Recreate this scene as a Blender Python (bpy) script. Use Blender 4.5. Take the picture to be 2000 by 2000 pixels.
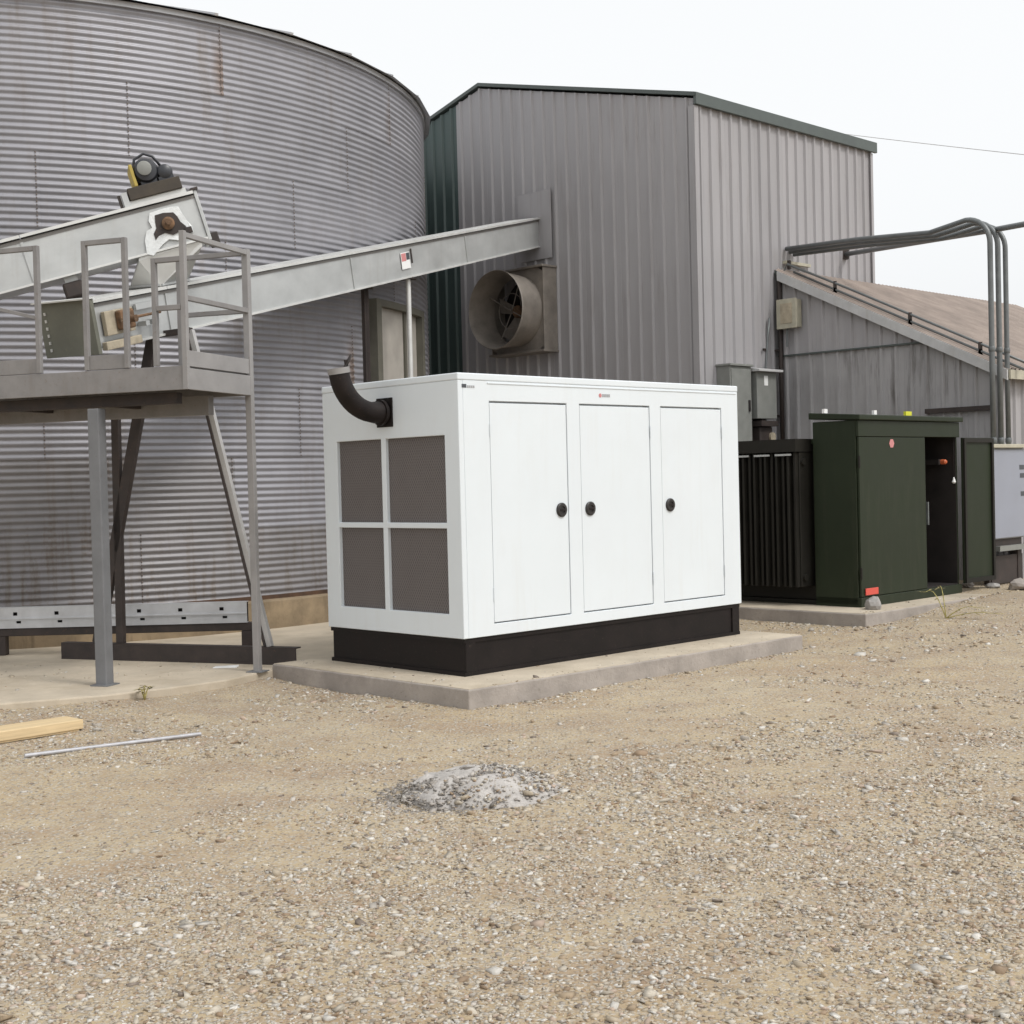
import bpy, bmesh, math, random
import numpy as np
from mathutils import Vector, Matrix, noise

random.seed(7); rng = np.random.default_rng(7)
PI = math.pi
sc = bpy.context.scene
for o in list(bpy.data.objects): bpy.data.objects.remove(o)
col = sc.collection

# ------------------------------------------------------------------ camera
FPX, PITCH, ROLL, EYE = 2715.49, 0.0214, 0.0252, 1.6        # focal length in 2000ths of the frame
cp, sp, cr, sr = math.cos(PITCH), math.sin(PITCH), math.cos(ROLL), math.sin(ROLL)
FW = Vector((0, cp, -sp)); UP0 = Vector((0, sp, cp)); RT0 = Vector((1, 0, 0))
RT = RT0*cr - UP0*sr; UP = UP0*cr + RT0*sr
cam = bpy.data.cameras.new('Camera'); camo = bpy.data.objects.new('Camera', cam); col.objects.link(camo)
cam.sensor_width = 36; cam.lens = FPX/2000*36; cam.clip_start = 0.05; cam.clip_end = 3000
m = Matrix((RT, UP, -FW)).transposed().to_4x4(); m.translation = (0, 0, EYE); camo.matrix_world = m
sc.camera = camo

# ------------------------------------------------------------------ sky, sun, exposure
SUN_EL, SUN_AZ = math.radians(50), math.atan2(0.80, -0.60)   # azimuth clockwise from +Y
w = bpy.data.worlds.new('World'); sc.world = w; w.use_nodes = True
wn = w.node_tree.nodes; wl = w.node_tree.links; wn.clear()
sky = wn.new('ShaderNodeTexSky'); sky.sky_type = 'NISHITA'; sky.sun_disc = False
sky.sun_elevation = SUN_EL; sky.sun_rotation = SUN_AZ; sky.air_density = 1.0; sky.dust_density = 6.0; sky.ozone_density = 1.0
hs = wn.new('ShaderNodeHueSaturation'); hs.inputs['Saturation'].default_value = 0.06
bg = wn.new('ShaderNodeBackground'); bg.inputs['Strength'].default_value = 0.05
cloud = wn.new('ShaderNodeBackground'); cloud.inputs['Color'].default_value = (0.965, 0.985, 1.0, 1); cloud.inputs['Strength'].default_value = 0.69   # even overcast layer
addw = wn.new('ShaderNodeAddShader'); wo = wn.new('ShaderNodeOutputWorld')
wl.new(sky.outputs[0], hs.inputs['Color']); wl.new(hs.outputs[0], bg.inputs['Color'])
wl.new(bg.outputs[0], addw.inputs[0]); wl.new(cloud.outputs[0], addw.inputs[1]); wl.new(addw.outputs[0], wo.inputs['Surface'])
sd = bpy.data.lights.new('Sun', 'SUN'); sd.energy = 1.15; sd.angle = math.radians(12); sd.color = (1.0, 0.965, 0.92)
so = bpy.data.objects.new('Sun', sd); col.objects.link(so)
SUNV = Vector((math.sin(SUN_AZ)*math.cos(SUN_EL), math.cos(SUN_AZ)*math.cos(SUN_EL), math.sin(SUN_EL)))
so.rotation_euler = SUNV.to_track_quat('Z', 'Y').to_euler(); so.location = (6, -6, 12)
vs = sc.view_settings; vs.view_transform = 'Standard'; vs.look = 'None'; vs.gamma = 1; vs.exposure = 0.24; vs.use_curve_mapping = False

# ------------------------------------------------------------------ frames: pixel -> direction; yard axes u (right, away) and v (left, away)
YAW = 0.7692; O = Vector((-0.3815, 10.3861, 0)); A = Vector((math.cos(YAW), math.sin(YAW), 0)); B = Vector((-math.sin(YAW), math.cos(YAW), 0))
CAM = Vector((0, 0, EYE)); Z = Vector((0, 0, 1))
def ray(x, y):
    d = FW + RT*((x-1000)/FPX) - UP*((y-1000)/FPX); return d/d.y
def atz(x, y, z): d = ray(x, y); return CAM + d*((z-EYE)/d.z)
def aty(x, y, Y): return CAM + ray(x, y)*Y
def atpl(x, y, p, n): d = ray(x, y); return CAM + d*((Vector(p)-CAM).dot(n)/d.dot(n))
def W(u, v, z=0): return O + A*u + B*v + Z*z
def uvof(P): q = P-O; return q.dot(A), q.dot(B)
def sstep(t): t = min(1, max(0, t)); return t*t*(3-2*t)
def gz(X, Y):
    u = (X-O.x)*A.x + (Y-O.y)*A.y; v = (X-O.x)*B.x + (Y-O.y)*B.y
    return 0.25*sstep((u-2.5)/6.5) + 0.055*sstep((v-0.9)/1.1)*sstep((0.2-u)/1.2)*(1-sstep((-3.2-u)/3))

# ------------------------------------------------------------------ materials
MATS = {}
def nd(nt, t, **kw):
    n = nt.nodes.new(t)
    for k, v in kw.items(): setattr(n, k, v)
    return n
def mixc(nt, fac, a, b, blend='MIX'):
    n = nt.nodes.new('ShaderNodeMix'); n.data_type = 'RGBA'; n.blend_type = blend
    for s, v in ((n.inputs[0], fac), (n.inputs[6], a), (n.inputs[7], b)):
        if hasattr(v, 'node'): nt.links.new(v, s)
        else: s.default_value = v if not isinstance(v, tuple) else (*v, 1)[:4]
    return n.outputs[2]
def ramp(nt, src, p0, p1, lo=0.0, hi=1.0):
    n = nt.nodes.new('ShaderNodeMapRange'); n.inputs[1].default_value = p0; n.inputs[2].default_value = p1
    n.inputs[3].default_value = lo; n.inputs[4].default_value = hi; nt.links.new(src, n.inputs[0]); return n.outputs[0]
def tex(nt, kind, scale, co=None, vec=None, **kw):
    n = nt.nodes.new({'noise': 'ShaderNodeTexNoise', 'voronoi': 'ShaderNodeTexVoronoi'}[kind])
    n.inputs['Scale'].default_value = scale
    for k, v in kw.items():
        if k in n.inputs: n.inputs[k].default_value = v
        else: setattr(n, k, v)
    if co is not None:
        if vec is not None:
            mp = nt.nodes.new('ShaderNodeMapping'); mp.inputs['Scale'].default_value = vec; nt.links.new(co, mp.inputs[0]); co = mp.outputs[0]
        nt.links.new(co, n.inputs['Vector'])
    return n
def mat(name, base, rough=0.5, metal=0.0, var=0.12, vscale=3.0, stretch=(1, 1, 1), streak=None, streak_amt=0.4, speck=None, speck_amt=0.0,
        bump=0.0, bscale=60, coord='Object', spec=0.5, rvar=0.1, island=0.0, grime=None):
    """base colour with large blotches, optional vertical streaks (colour) and specks (colour), fine bump"""
    if name in MATS: return MATS[name]
    M = bpy.data.materials.new(name); M.use_nodes = True; nt = M.node_tree; nt.nodes.clear()
    out = nd(nt, 'ShaderNodeOutputMaterial'); b = nd(nt, 'ShaderNodeBsdfPrincipled'); nt.links.new(b.outputs[0], out.inputs[0])
    tc = nd(nt, 'ShaderNodeTexCoord'); geo = nd(nt, 'ShaderNodeNewGeometry')
    co = geo.outputs['Position'] if coord == 'World' else tc.outputs[coord]
    n1 = tex(nt, 'noise', vscale, co, stretch, Detail=6.0, Roughness=0.6)
    c = mixc(nt, ramp(nt, n1.outputs[0], 0.3, 0.7), tuple(x*(1-var) for x in base), tuple(min(1, x*(1+var)) for x in base))
    if island:
        oi = nd(nt, 'ShaderNodeObjectInfo'); k = ramp(nt, oi.outputs['Random'], 0, 1, 1-island, 1+island)
        hsv = nd(nt, 'ShaderNodeHueSaturation'); nt.links.new(k, hsv.inputs['Value']); nt.links.new(c, hsv.inputs['Color']); c = hsv.outputs[0]
    if streak:
        n2 = tex(nt, 'noise', 5.0, geo.outputs['Position'], (2.2, 2.2, 0.22), Detail=5.0, Roughness=0.65)
        n3 = tex(nt, 'noise', 0.9, geo.outputs['Position'], None, Detail=2.0)
        f = nd(nt, 'ShaderNodeMath', operation='MULTIPLY'); nt.links.new(ramp(nt, n2.outputs[0], 0.5, 0.75), f.inputs[0]); nt.links.new(ramp(nt, n3.outputs[0], 0.35, 0.65, 0, streak_amt), f.inputs[1])
        c = mixc(nt, f.outputs[0], c, streak)
    if speck:
        n4 = tex(nt, 'noise', 38.0, co, None, Detail=4.0, Roughness=0.7)
        c = mixc(nt, ramp(nt, n4.outputs[0], 0.6, 0.72, 0, speck_amt), c, speck)
    if grime:
        n5 = tex(nt, 'noise', 1.6, geo.outputs['Position'], None, Detail=8.0, Roughness=0.7)
        c = mixc(nt, ramp(nt, n5.outputs[0], 0.48, 0.72, 0, grime[1]), c, grime[0])
    nt.links.new(c, b.inputs['Base Color'])
    b.inputs['Metallic'].default_value = metal
    nt.links.new(ramp(nt, n1.outputs[0], 0.25, 0.75, max(0.05, rough-rvar), min(1, rough+rvar)), b.inputs['Roughness'])
    b.inputs['Specular IOR Level'].default_value = spec
    if bump:
        n6 = tex(nt, 'noise', bscale, co, None, Detail=6.0, Roughness=0.6)
        bp = nd(nt, 'ShaderNodeBump'); bp.inputs['Strength'].default_value = bump; bp.inputs['Distance'].default_value = 0.01
        nt.links.new(n6.outputs[0], bp.inputs['Height']); nt.links.new(bp.outputs[0], b.inputs['Normal'])
    MATS[name] = M; return M

M_white = mat('white_enamel', (0.69, 0.735, 0.765), 0.34, var=0.02, vscale=1.2, streak=(0.55, 0.52, 0.47), streak_amt=0.16, bump=0.05, bscale=2.2, rvar=0.06, grime=((0.52, 0.50, 0.46), 0.06))
M_black = mat('black_skid_paint', (0.010, 0.007, 0.0065), 0.6, spec=0.25, var=0.4, vscale=5, speck=(0.06, 0.045, 0.035), speck_amt=0.5)
M_soot = mat('sooty_black_pipe', (0.012, 0.008, 0.0075), 0.6, spec=0.3, var=0.5, vscale=9, speck=(0.09, 0.05, 0.03), speck_amt=0.4, bump=0.15)
M_bin = mat('galvanised_bin_sheet', (0.268, 0.265, 0.286), 0.50, metal=0.30, var=0.10, vscale=2.2, streak=(0.185, 0.15, 0.12), streak_amt=0.5, coord='World', island=0.07)
M_binlow = mat('galvanised_bin_sheet_shaded_dirty', (0.240, 0.232, 0.238), 0.52, metal=0.27, var=0.15, vscale=2.2, streak=(0.13, 0.085, 0.05), streak_amt=0.85, coord='World', island=0.08)  # lowest sheets: shade of platform and generator, plus dirt, put into the colour
def seam_rust(M):
    """rust that has bled down the lap seam of some sheets (own coordinates of each sheet)"""
    nt = M.node_tree; b = next(n for n in nt.nodes if n.type == 'BSDF_PRINCIPLED'); src = b.inputs['Base Color'].links[0].from_socket
    tc = nd(nt, 'ShaderNodeTexCoord'); sep = nd(nt, 'ShaderNodeSeparateXYZ'); nt.links.new(tc.outputs['Object'], sep.inputs[0])
    at = nd(nt, 'ShaderNodeMath', operation='ARCTAN2'); nt.links.new(sep.outputs['Y'], at.inputs[0]); nt.links.new(sep.outputs['X'], at.inputs[1])
    oi = nd(nt, 'ShaderNodeObjectInfo'); n = tex(nt, 'noise', 7.0, tc.outputs['Object'], (1, 1, 0.35), Detail=6.0, Roughness=0.7)
    add = nd(nt, 'ShaderNodeMath', operation='MULTIPLY_ADD'); nt.links.new(n.outputs[0], add.inputs[0]); add.inputs[1].default_value = 0.035; nt.links.new(at.outputs[0], add.inputs[2])
    near = ramp(nt, add.outputs[0], 0.520, 0.540)
    has = ramp(nt, oi.outputs['Random'], 0.60, 0.70, 0, 0.6); fade = ramp(nt, sep.outputs['Z'], 0.72, 0.30, 0, 1)
    k = nd(nt, 'ShaderNodeMath', operation='MULTIPLY'); nt.links.new(near, k.inputs[0]); nt.links.new(has, k.inputs[1])
    k2 = nd(nt, 'ShaderNodeMath', operation='MULTIPLY'); nt.links.new(k.outputs[0], k2.inputs[0]); nt.links.new(fade, k2.inputs[1])
    nt.links.new(mixc(nt, k2.outputs[0], src, (0.155, 0.085, 0.038)), b.inputs['Base Color'])
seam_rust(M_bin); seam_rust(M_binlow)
M_binroof = mat('galvanised_roof', (0.48, 0.48, 0.49), 0.42, metal=0.5, var=0.1, vscale=2)
M_galv = mat('galvanised_conveyor', (0.47, 0.48, 0.475), 0.42, metal=0.35, var=0.13, vscale=3.5, stretch=(0.6, 1, 1), streak=(0.36, 0.34, 0.31), streak_amt=0.4, speck=(0.38, 0.38, 0.36), speck_amt=0.25)
M_galvlid = mat('galvanised_lid', (0.62, 0.62, 0.60), 0.45, metal=0.3, var=0.1, vscale=4)
M_steel = mat('grey_painted_steel', (0.215, 0.205, 0.20), 0.5, var=0.14, vscale=6, speck=(0.15, 0.095, 0.065), speck_amt=0.5, streak=(0.14, 0.10, 0.075), streak_amt=0.45)
M_steel2 = mat('grey_leg_steel', (0.155, 0.158, 0.165), 0.5, var=0.12, vscale=6, speck=(0.10, 0.075, 0.06), speck_amt=0.4)
M_toe = mat('toe_board_grey', (0.262, 0.252, 0.247), 0.5, var=0.12, vscale=5, speck=(0.2, 0.14, 0.1), speck_amt=0.3)
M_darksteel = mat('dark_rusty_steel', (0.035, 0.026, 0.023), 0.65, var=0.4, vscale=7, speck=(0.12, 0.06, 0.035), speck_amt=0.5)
M_brace = mat('pale_brace_steel', (0.42, 0.41, 0.40), 0.45, var=0.12, vscale=7, speck=(0.2, 0.15, 0.11), speck_amt=0.4, metal=0.2)
M_rust = mat('rusty_machinery', (0.15, 0.085, 0.045), 0.8, var=0.5, vscale=14, speck=(0.30, 0.23, 0.15), speck_amt=0.8, bump=0.3)
M_tan = mat('dusty_tan_guard', (0.40, 0.345, 0.255), 0.7, var=0.25, vscale=9, speck=(0.16, 0.10, 0.06), speck_amt=0.6)
M_tail = mat('grey_green_tail_plate', (0.145, 0.145, 0.115), 0.6, var=0.15, vscale=5, speck=(0.3, 0.26, 0.14), speck_amt=0.25)
M_clad = mat('grey_wall_cladding', (0.338, 0.327, 0.335), 0.52, var=0.07, vscale=1.4, stretch=(1, 1, 0.3), streak=(0.19, 0.17, 0.155), streak_amt=0.40, coord='World', island=0.045)
M_clad2 = mat('weathered_wall_cladding', (0.33, 0.322, 0.325), 0.55, var=0.09, vscale=1.6, streak=(0.11, 0.10, 0.092), streak_amt=1.0, coord='World', island=0.07)
M_teal = mat('dark_teal_cladding', (0.055, 0.082, 0.078), 0.5, var=0.12, vscale=2, coord='World', streak=(0.05,0.05,0.045), streak_amt=0.5)
M_trim = mat('dark_green_trim', (0.075, 0.09, 0.085), 0.5, var=0.15, vscale=5)
M_ltrim = mat('pale_rake_trim', (0.50, 0.50, 0.50), 0.5, var=0.1, vscale=5, streak=(0.3, 0.26, 0.2), streak_amt=0.3)
M_roof = mat('brown_weathered_roof', (0.35, 0.292, 0.255), 0.75, var=0.2, vscale=3, speck=(0.36, 0.30, 0.27), speck_amt=0.5, coord='World', bump=0.2, island=0.06)
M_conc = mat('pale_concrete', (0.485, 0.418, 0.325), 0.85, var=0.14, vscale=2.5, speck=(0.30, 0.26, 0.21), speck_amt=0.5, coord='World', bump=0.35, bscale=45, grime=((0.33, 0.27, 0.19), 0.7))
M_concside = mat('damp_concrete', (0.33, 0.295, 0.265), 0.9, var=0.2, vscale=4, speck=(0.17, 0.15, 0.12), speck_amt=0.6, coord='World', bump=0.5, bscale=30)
M_found = mat('stained_foundation', (0.27, 0.205, 0.13), 0.9, var=0.35, vscale=3, streak=(0.10, 0.07, 0.045), streak_amt=0.85, speck=(0.16, 0.12, 0.08), speck_amt=0.5, coord='World', bump=0.5, bscale=25)
M_green = mat('transformer_green', (0.020, 0.027, 0.0145), 0.5, spec=0.22, var=0.12, vscale=2.5, streak=(0.075, 0.07, 0.05), streak_amt=0.25)
M_greendk = mat('transformer_green_fins', (0.017, 0.0155, 0.0125), 0.6, spec=0.25, var=0.15, vscale=4)
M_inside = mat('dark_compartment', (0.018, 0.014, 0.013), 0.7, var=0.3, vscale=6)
M_cab = mat('pale_grey_cabinet', (0.275, 0.292, 0.345), 0.4, var=0.05, vscale=3, streak=(0.3, 0.3, 0.3), streak_amt=0.2)
M_cabedge = mat('cabinet_side_grey', (0.30, 0.31, 0.31), 0.45, var=0.06, vscale=4)
M_util = mat('utility_box_grey', (0.21, 0.215, 0.20), 0.5, var=0.12, vscale=6)
M_beige = mat('beige_junction_box', (0.42, 0.395, 0.31), 0.55, var=0.15, vscale=9)
M_pipe = mat('galvanised_conduit', (0.15, 0.16, 0.162), 0.42, metal=0.3, var=0.15, vscale=9)
M_wood = mat('fresh_lumber', (0.60, 0.46, 0.27), 0.7, var=0.18, vscale=5, stretch=(0.5, 9, 9), speck=(0.42, 0.27, 0.12), speck_amt=0.35)
M_screen = None
M_paper = mat('white_label', (0.80, 0.80, 0.79), 0.5, var=0.03)
M_red = mat('red_label', (0.62, 0.085, 0.06), 0.5, var=0.05)
M_pink = mat('faded_red_sticker', (0.55, 0.22, 0.22), 0.5, var=0.1)
M_orange = mat('orange_plastic', (0.55, 0.13, 0.05), 0.5, var=0.1)
M_yellow = mat('yellow_paint', (0.42, 0.32, 0.07), 0.5, var=0.12)
M_ltyellow = mat('yellow_tag', (0.62, 0.62, 0.03), 0.5, var=0.1)
M_ink = mat('printed_dark_ink', (0.06, 0.065, 0.075), 0.5, var=0.05)
M_greyink = mat('printed_grey_ink', (0.36, 0.36, 0.37), 0.5, var=0.05)
M_latch = mat('black_plastic_latch', (0.02, 0.017, 0.016), 0.45, var=0.2, vscale=20)
M_motor = mat('dark_motor_enamel', (0.028, 0.030, 0.036), 0.4, var=0.2, vscale=12)
M_foil = mat('torn_bright_sheet', (0.70, 0.72, 0.72), 0.35, var=0.04, vscale=20, bump=0.6, bscale=40)
M_ash = mat('pale_ash_crust', (0.415, 0.39, 0.365), 0.95, var=0.3, vscale=7, speck=(0.16, 0.14, 0.13), speck_amt=0.9, bump=0.9, bscale=55)
M_rock = mat('grey_rock', (0.30, 0.285, 0.27), 0.9, var=0.25, vscale=12, bump=0.5)
M_weed = mat('dry_weed_stalk', (0.42, 0.37, 0.14), 0.8, var=0.2, vscale=15)
M_leaf = mat('dry_weed_leaf', (0.24, 0.20, 0.09), 0.7, var=0.3, vscale=15)
M_doorpan = mat('tan_bin_door', (0.36, 0.335, 0.30), 0.6, var=0.12, vscale=4)
M_doorframe = mat('dark_bin_door_frame', (0.10, 0.095, 0.075), 0.6, var=0.2, vscale=6)
M_fan = mat('dusty_fan_metal', (0.225, 0.20, 0.175), 0.6, metal=0.15, var=0.25, vscale=4, speck=(0.13, 0.095, 0.06), speck_amt=0.5)
M_wire = mat('cable_black', (0.03, 0.03, 0.03), 0.6, var=0.1)

def screen_material():
    """dark expanded metal: diamond strands from two crossed stripe sets in the panel's own coordinates"""
    M = bpy.data.materials.new('expanded_metal_screen'); M.use_nodes = True; nt = M.node_tree; b = nt.nodes['Principled BSDF']
    tc = nd(nt, 'ShaderNodeTexCoord'); sep = nd(nt, 'ShaderNodeSeparateXYZ'); nt.links.new(tc.outputs['Object'], sep.inputs[0])
    fac = []
    for s in (1, -1):
        a = nd(nt, 'ShaderNodeMath', operation='MULTIPLY_ADD'); nt.links.new(sep.outputs['Z'], a.inputs[0]); a.inputs[1].default_value = 0.6*s; nt.links.new(sep.outputs['Y'], a.inputs[2])
        k = nd(nt, 'ShaderNodeMath', operation='MULTIPLY'); nt.links.new(a.outputs[0], k.inputs[0]); k.inputs[1].default_value = 2*PI/0.026
        si = nd(nt, 'ShaderNodeMath', operation='SINE'); nt.links.new(k.outputs[0], si.inputs[0])
        fac.append(ramp(nt, si.outputs[0], 0.45, 0.8))
    mx = nd(nt, 'ShaderNodeMath', operation='MAXIMUM'); nt.links.new(fac[0], mx.inputs[0]); nt.links.new(fac[1], mx.inputs[1])
    n = tex(nt, 'noise', 4.0, tc.outputs['Object'], None, Detail=4.0)
    c0 = mixc(nt, n.outputs[0], (0.072, 0.062, 0.059), (0.100, 0.089, 0.086))
    c = mixc(nt, mx.outputs[0], c0, (0.165, 0.145, 0.14))
    nt.links.new(c, b.inputs['Base Color']); b.inputs['Roughness'].default_value = 0.6
    bp = nd(nt, 'ShaderNodeBump'); bp.inputs['Strength'].default_value = 0.6; bp.inputs['Distance'].default_value = 0.004
    nt.links.new(mx.outputs[0], bp.inputs['Height']); nt.links.new(bp.outputs[0], b.inputs['Normal']); return M
M_screen = screen_material()

def ground_material():
    M = bpy.data.materials.new('sandy_gravel_ground'); M.use_nodes = True; nt = M.node_tree; b = nt.nodes['Principled BSDF']
    g = nd(nt, 'ShaderNodeNewGeometry'); P = g.outputs['Position']
    big = tex(nt, 'noise', 0.55, P, None, Detail=5.0, Roughness=0.6, Distortion=0.4)
    mid = tex(nt, 'noise', 3.2, P, (1, 0.8, 1), Detail=6.0, Roughness=0.65)
    fine = tex(nt, 'noise', 48, P, None, Detail=5.0, Roughness=0.7)
    v1 = tex(nt, 'voronoi', 42, P, None, Randomness=1.0)
    v2 = tex(nt, 'voronoi', 95, P, None, Randomness=1.0)
    c = mixc(nt, ramp(nt, big.outputs[0], 0.35, 0.65), (0.405, 0.305, 0.178), (0.435, 0.352, 0.234))
    mid2 = tex(nt, 'noise', 1.15, P, (0.8, 1.5, 1), Detail=7.0, Roughness=0.62)
    c = mixc(nt, ramp(nt, mid2.outputs[0], 0.46, 0.62, 0, 0.8), c, (0.295, 0.200, 0.122))
    c = mixc(nt, ramp(nt, mid.outputs[0], 0.45, 0.70, 0, 0.6), c, (0.275, 0.195, 0.125))
    c = mixc(nt, ramp(nt, fine.outputs[0], 0.35, 0.7, 0, 0.4), c, (0.47, 0.42, 0.33))
    sep = nd(nt, 'ShaderNodeSeparateColor'); nt.links.new(v1.outputs['Color'], sep.inputs[0])
    peb = ramp(nt, sep.outputs[0], 0.55, 0.6, 0, 1)
    edge = ramp(nt, v1.outputs['Distance'], 0.25, 0.5, 1, 0)
    k = nd(nt, 'ShaderNodeMath', operation='MULTIPLY'); nt.links.new(peb, k.inputs[0]); nt.links.new(edge, k.inputs[1])
    pc = mixc(nt, sep.outputs[1], (0.23, 0.19, 0.15), (0.52, 0.49, 0.43))
    c = mixc(nt, k.outputs[0], c, pc)
    sep2 = nd(nt, 'ShaderNodeSeparateColor'); nt.links.new(v2.outputs['Color'], sep2.inputs[0])
    c = mixc(nt, ramp(nt, sep2.outputs[0], 0.6, 0.65, 0, 0.6), c, mixc(nt, sep2.outputs[1], (0.20, 0.155, 0.12), (0.55, 0.52, 0.46)))
    nt.links.new(c, b.inputs['Base Color']); b.inputs['Roughness'].default_value = 0.95; b.inputs['Specular IOR Level'].default_value = 0.2
    add = nd(nt, 'ShaderNodeMath', operation='ADD'); nt.links.new(k.outputs[0], add.inputs[0]); nt.links.new(fine.outputs[0], add.inputs[1])
    bp = nd(nt, 'ShaderNodeBump'); bp.inputs['Strength'].default_value = 0.7; bp.inputs['Distance'].default_value = 0.012
    nt.links.new(add.outputs[0], bp.inputs['Height']); nt.links.new(bp.outputs[0], b.inputs['Normal']); return M
M_ground = ground_material()

def stone_material():
    M = bpy.data.materials.new('loose_stones'); M.use_nodes = True; nt = M.node_tree; b = nt.nodes['Principled BSDF']
    at = nd(nt, 'ShaderNodeAttribute'); at.attribute_name = 'col'; g = nd(nt, 'ShaderNodeNewGeometry')
    n = tex(nt, 'noise', 130, g.outputs['Position'], None, Detail=4.0)
    c = mixc(nt, ramp(nt, n.outputs[0], 0.3, 0.7, 0, 0.35), at.outputs['Color'], (0.30, 0.25, 0.19))
    nt.links.new(c, b.inputs['Base Color']); b.inputs['Roughness'].default_value = 0.9; b.inputs['Specular IOR Level'].default_value = 0.25; return M
M_stone = stone_material()

# ------------------------------------------------------------------ mesh helpers
class MB:
    def __init__(s): s.v = []; s.f = []
    def add(s, vs, fs):
        o = len(s.v); s.v += [tuple(p) for p in vs]; s.f += [tuple(i+o for i in f) for f in fs]; return s
    def box(s, x0, x1, y0, y1, z0, z1):
        return s.add([(x0,y0,z0),(x1,y0,z0),(x1,y1,z0),(x0,y1,z0),(x0,y0,z1),(x1,y0,z1),(x1,y1,z1),(x0,y1,z1)],
                     [(0,3,2,1),(4,5,6,7),(0,1,5,4),(1,2,6,5),(2,3,7,6),(3,0,4,7)])
    def hexa(s, b, t):   # bottom 4 ccw, top 4 ccw
        return s.add(list(b)+list(t), [(0,3,2,1),(4,5,6,7),(0,1,5,4),(1,2,6,5),(2,3,7,6),(3,0,4,7)])
    def bar(s, p, q, wd, ht, up=(0,0,1)):
        p = Vector(p); q = Vector(q); d = (q-p).normalized(); up = Vector(up)
        if abs(d.dot(up)) > 0.99: up = Vector((1,0,0))
        r = d.cross(up).normalized(); n = r.cross(d)
        c = [(-1,-1),(1,-1),(1,1),(-1,1)]
        a = [p + r*(x*wd/2) + n*(y*ht/2) for x, y in c]; b = [q + r*(x*wd/2) + n*(y*ht/2) for x, y in c]
        return s.add(a+b, [(0,3,2,1),(4,5,6,7),(0,1,5,4),(1,2,6,5),(2,3,7,6),(3,0,4,7)])
    def tube(s, pts, r, n=12, caps=True):
        pts = [Vector(p) for p in pts]; rs = r if isinstance(r, (list, tuple)) else [r]*len(pts); o = len(s.v); prev = None
        for i, p in enumerate(pts):
            d = (pts[min(i+1, len(pts)-1)] - pts[max(i-1, 0)]).normalized()
            if prev is None:
                x = d.cross(Vector((0,0,1)));
                if x.length < 1e-3: x = d.cross(Vector((1,0,0)))
            else: x = prev - d*prev.dot(d)
            x.normalize(); prev = x; y = d.cross(x)
            for k in range(n):
                a = 2*PI*k/n; s.v.append(tuple(p + (x*math.cos(a) + y*math.sin(a))*rs[i]))
        for i in range(len(pts)-1):
            for k in range(n):
                s.f.append((o+i*n+k, o+i*n+(k+1)%n, o+(i+1)*n+(k+1)%n, o+(i+1)*n+k))
        if caps:
            s.f.append(tuple(o+k for k in range(n))[::-1]); s.f.append(tuple(o+(len(pts)-1)*n+k for k in range(n)))
        return s
    def lathe(s, prof, org, axis, n=32, closed=False):   # prof: list of (radius, along)
        axis = Vector(axis).normalized(); x = axis.cross(Vector((0,0,1)))
        if x.length < 1e-3: x = Vector((1,0,0))
        x.normalize(); y = axis.cross(x); o = len(s.v); org = Vector(org)
        for r, t in prof:
            for k in range(n):
                a = 2*PI*k/n; s.v.append(tuple(org + axis*t + (x*math.cos(a)+y*math.sin(a))*r))
        L = len(prof)
        for i in range(L if closed else L-1):
            j = (i+1) % L
            for k in range(n): s.f.append((o+i*n+k, o+i*n+(k+1)%n, o+j*n+(k+1)%n, o+j*n+k))
        if not closed:
            s.f.append(tuple(o+k for k in range(n))[::-1]); s.f.append(tuple(o+(L-1)*n+k for k in range(n)))
        return s
    def prism(s, poly, z0, z1, M=None):
        n = len(poly); a = [(x, y, z0) for x, y in poly]; b = [(x, y, z1) for x, y in poly]
        vs = a+b
        if M is not None: vs = [tuple(M @ Vector(p)) for p in vs]
        return s.add(vs, [tuple(range(n))[::-1], tuple(range(n, 2*n))] + [(i, (i+1)%n, n+(i+1)%n, n+i) for i in range(n)])
    def mesh(s, name, bevel=0, smooth=False, auto=None, segs=2):
        me = bpy.data.meshes.new(name); me.from_pydata(s.v, [], s.f)
        bm = bmesh.new(); bm.from_mesh(me)
        bmesh.ops.recalc_face_normals(bm, faces=bm.faces)
        if bevel:
            es = [e for e in bm.edges if len(e.link_faces) == 2 and e.calc_face_angle(0) > 0.6]
            bmesh.ops.bevel(bm, geom=es, offset=bevel, segments=segs, profile=0.5, affect='EDGES', clamp_overlap=True)
        if smooth or auto:
            for f in bm.faces: f.smooth = True
            if auto:
                for e in bm.edges:
                    if len(e.link_faces) == 2 and e.calc_face_angle(0) > auto: e.smooth = False
        bm.to_mesh(me); bm.free(); return me
    def build(s, name, m, parent=None, **kw):
        return link(name, s.mesh(name, **kw), m, parent)

def link(name, me, m, parent=None, loc=None, rot=None):
    o = bpy.data.objects.new(name, me); col.objects.link(o)
    if m is not None and len(me.materials) == 0: me.materials.append(m)
    if parent is not None: o.parent = parent
    if loc is not None: o.location = loc
    if rot is not None: o.rotation_euler = rot
    return o
def tag(o, label, cat, group=None):
    o['label'] = label; o['category'] = cat
    if group: o['group'] = group
    return o
def thing(name, label, cat, loc=(0,0,0), rz=0, group=None, M=None):
    o = bpy.data.objects.new(name, None); col.objects.link(o); o.empty_display_size = 0.2
    if M is not None: o.location = M.to_translation(); o.rotation_euler = M.to_euler()
    else: o.location = loc; o.rotation_euler = (0, 0, rz)
    return tag(o, label, cat, group)
def struct(o): o['kind'] = 'structure'; return o
def stuff(o): o['kind'] = 'stuff'; return o
def rotz(a): return Matrix.Rotation(a, 4, 'Z')
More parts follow.
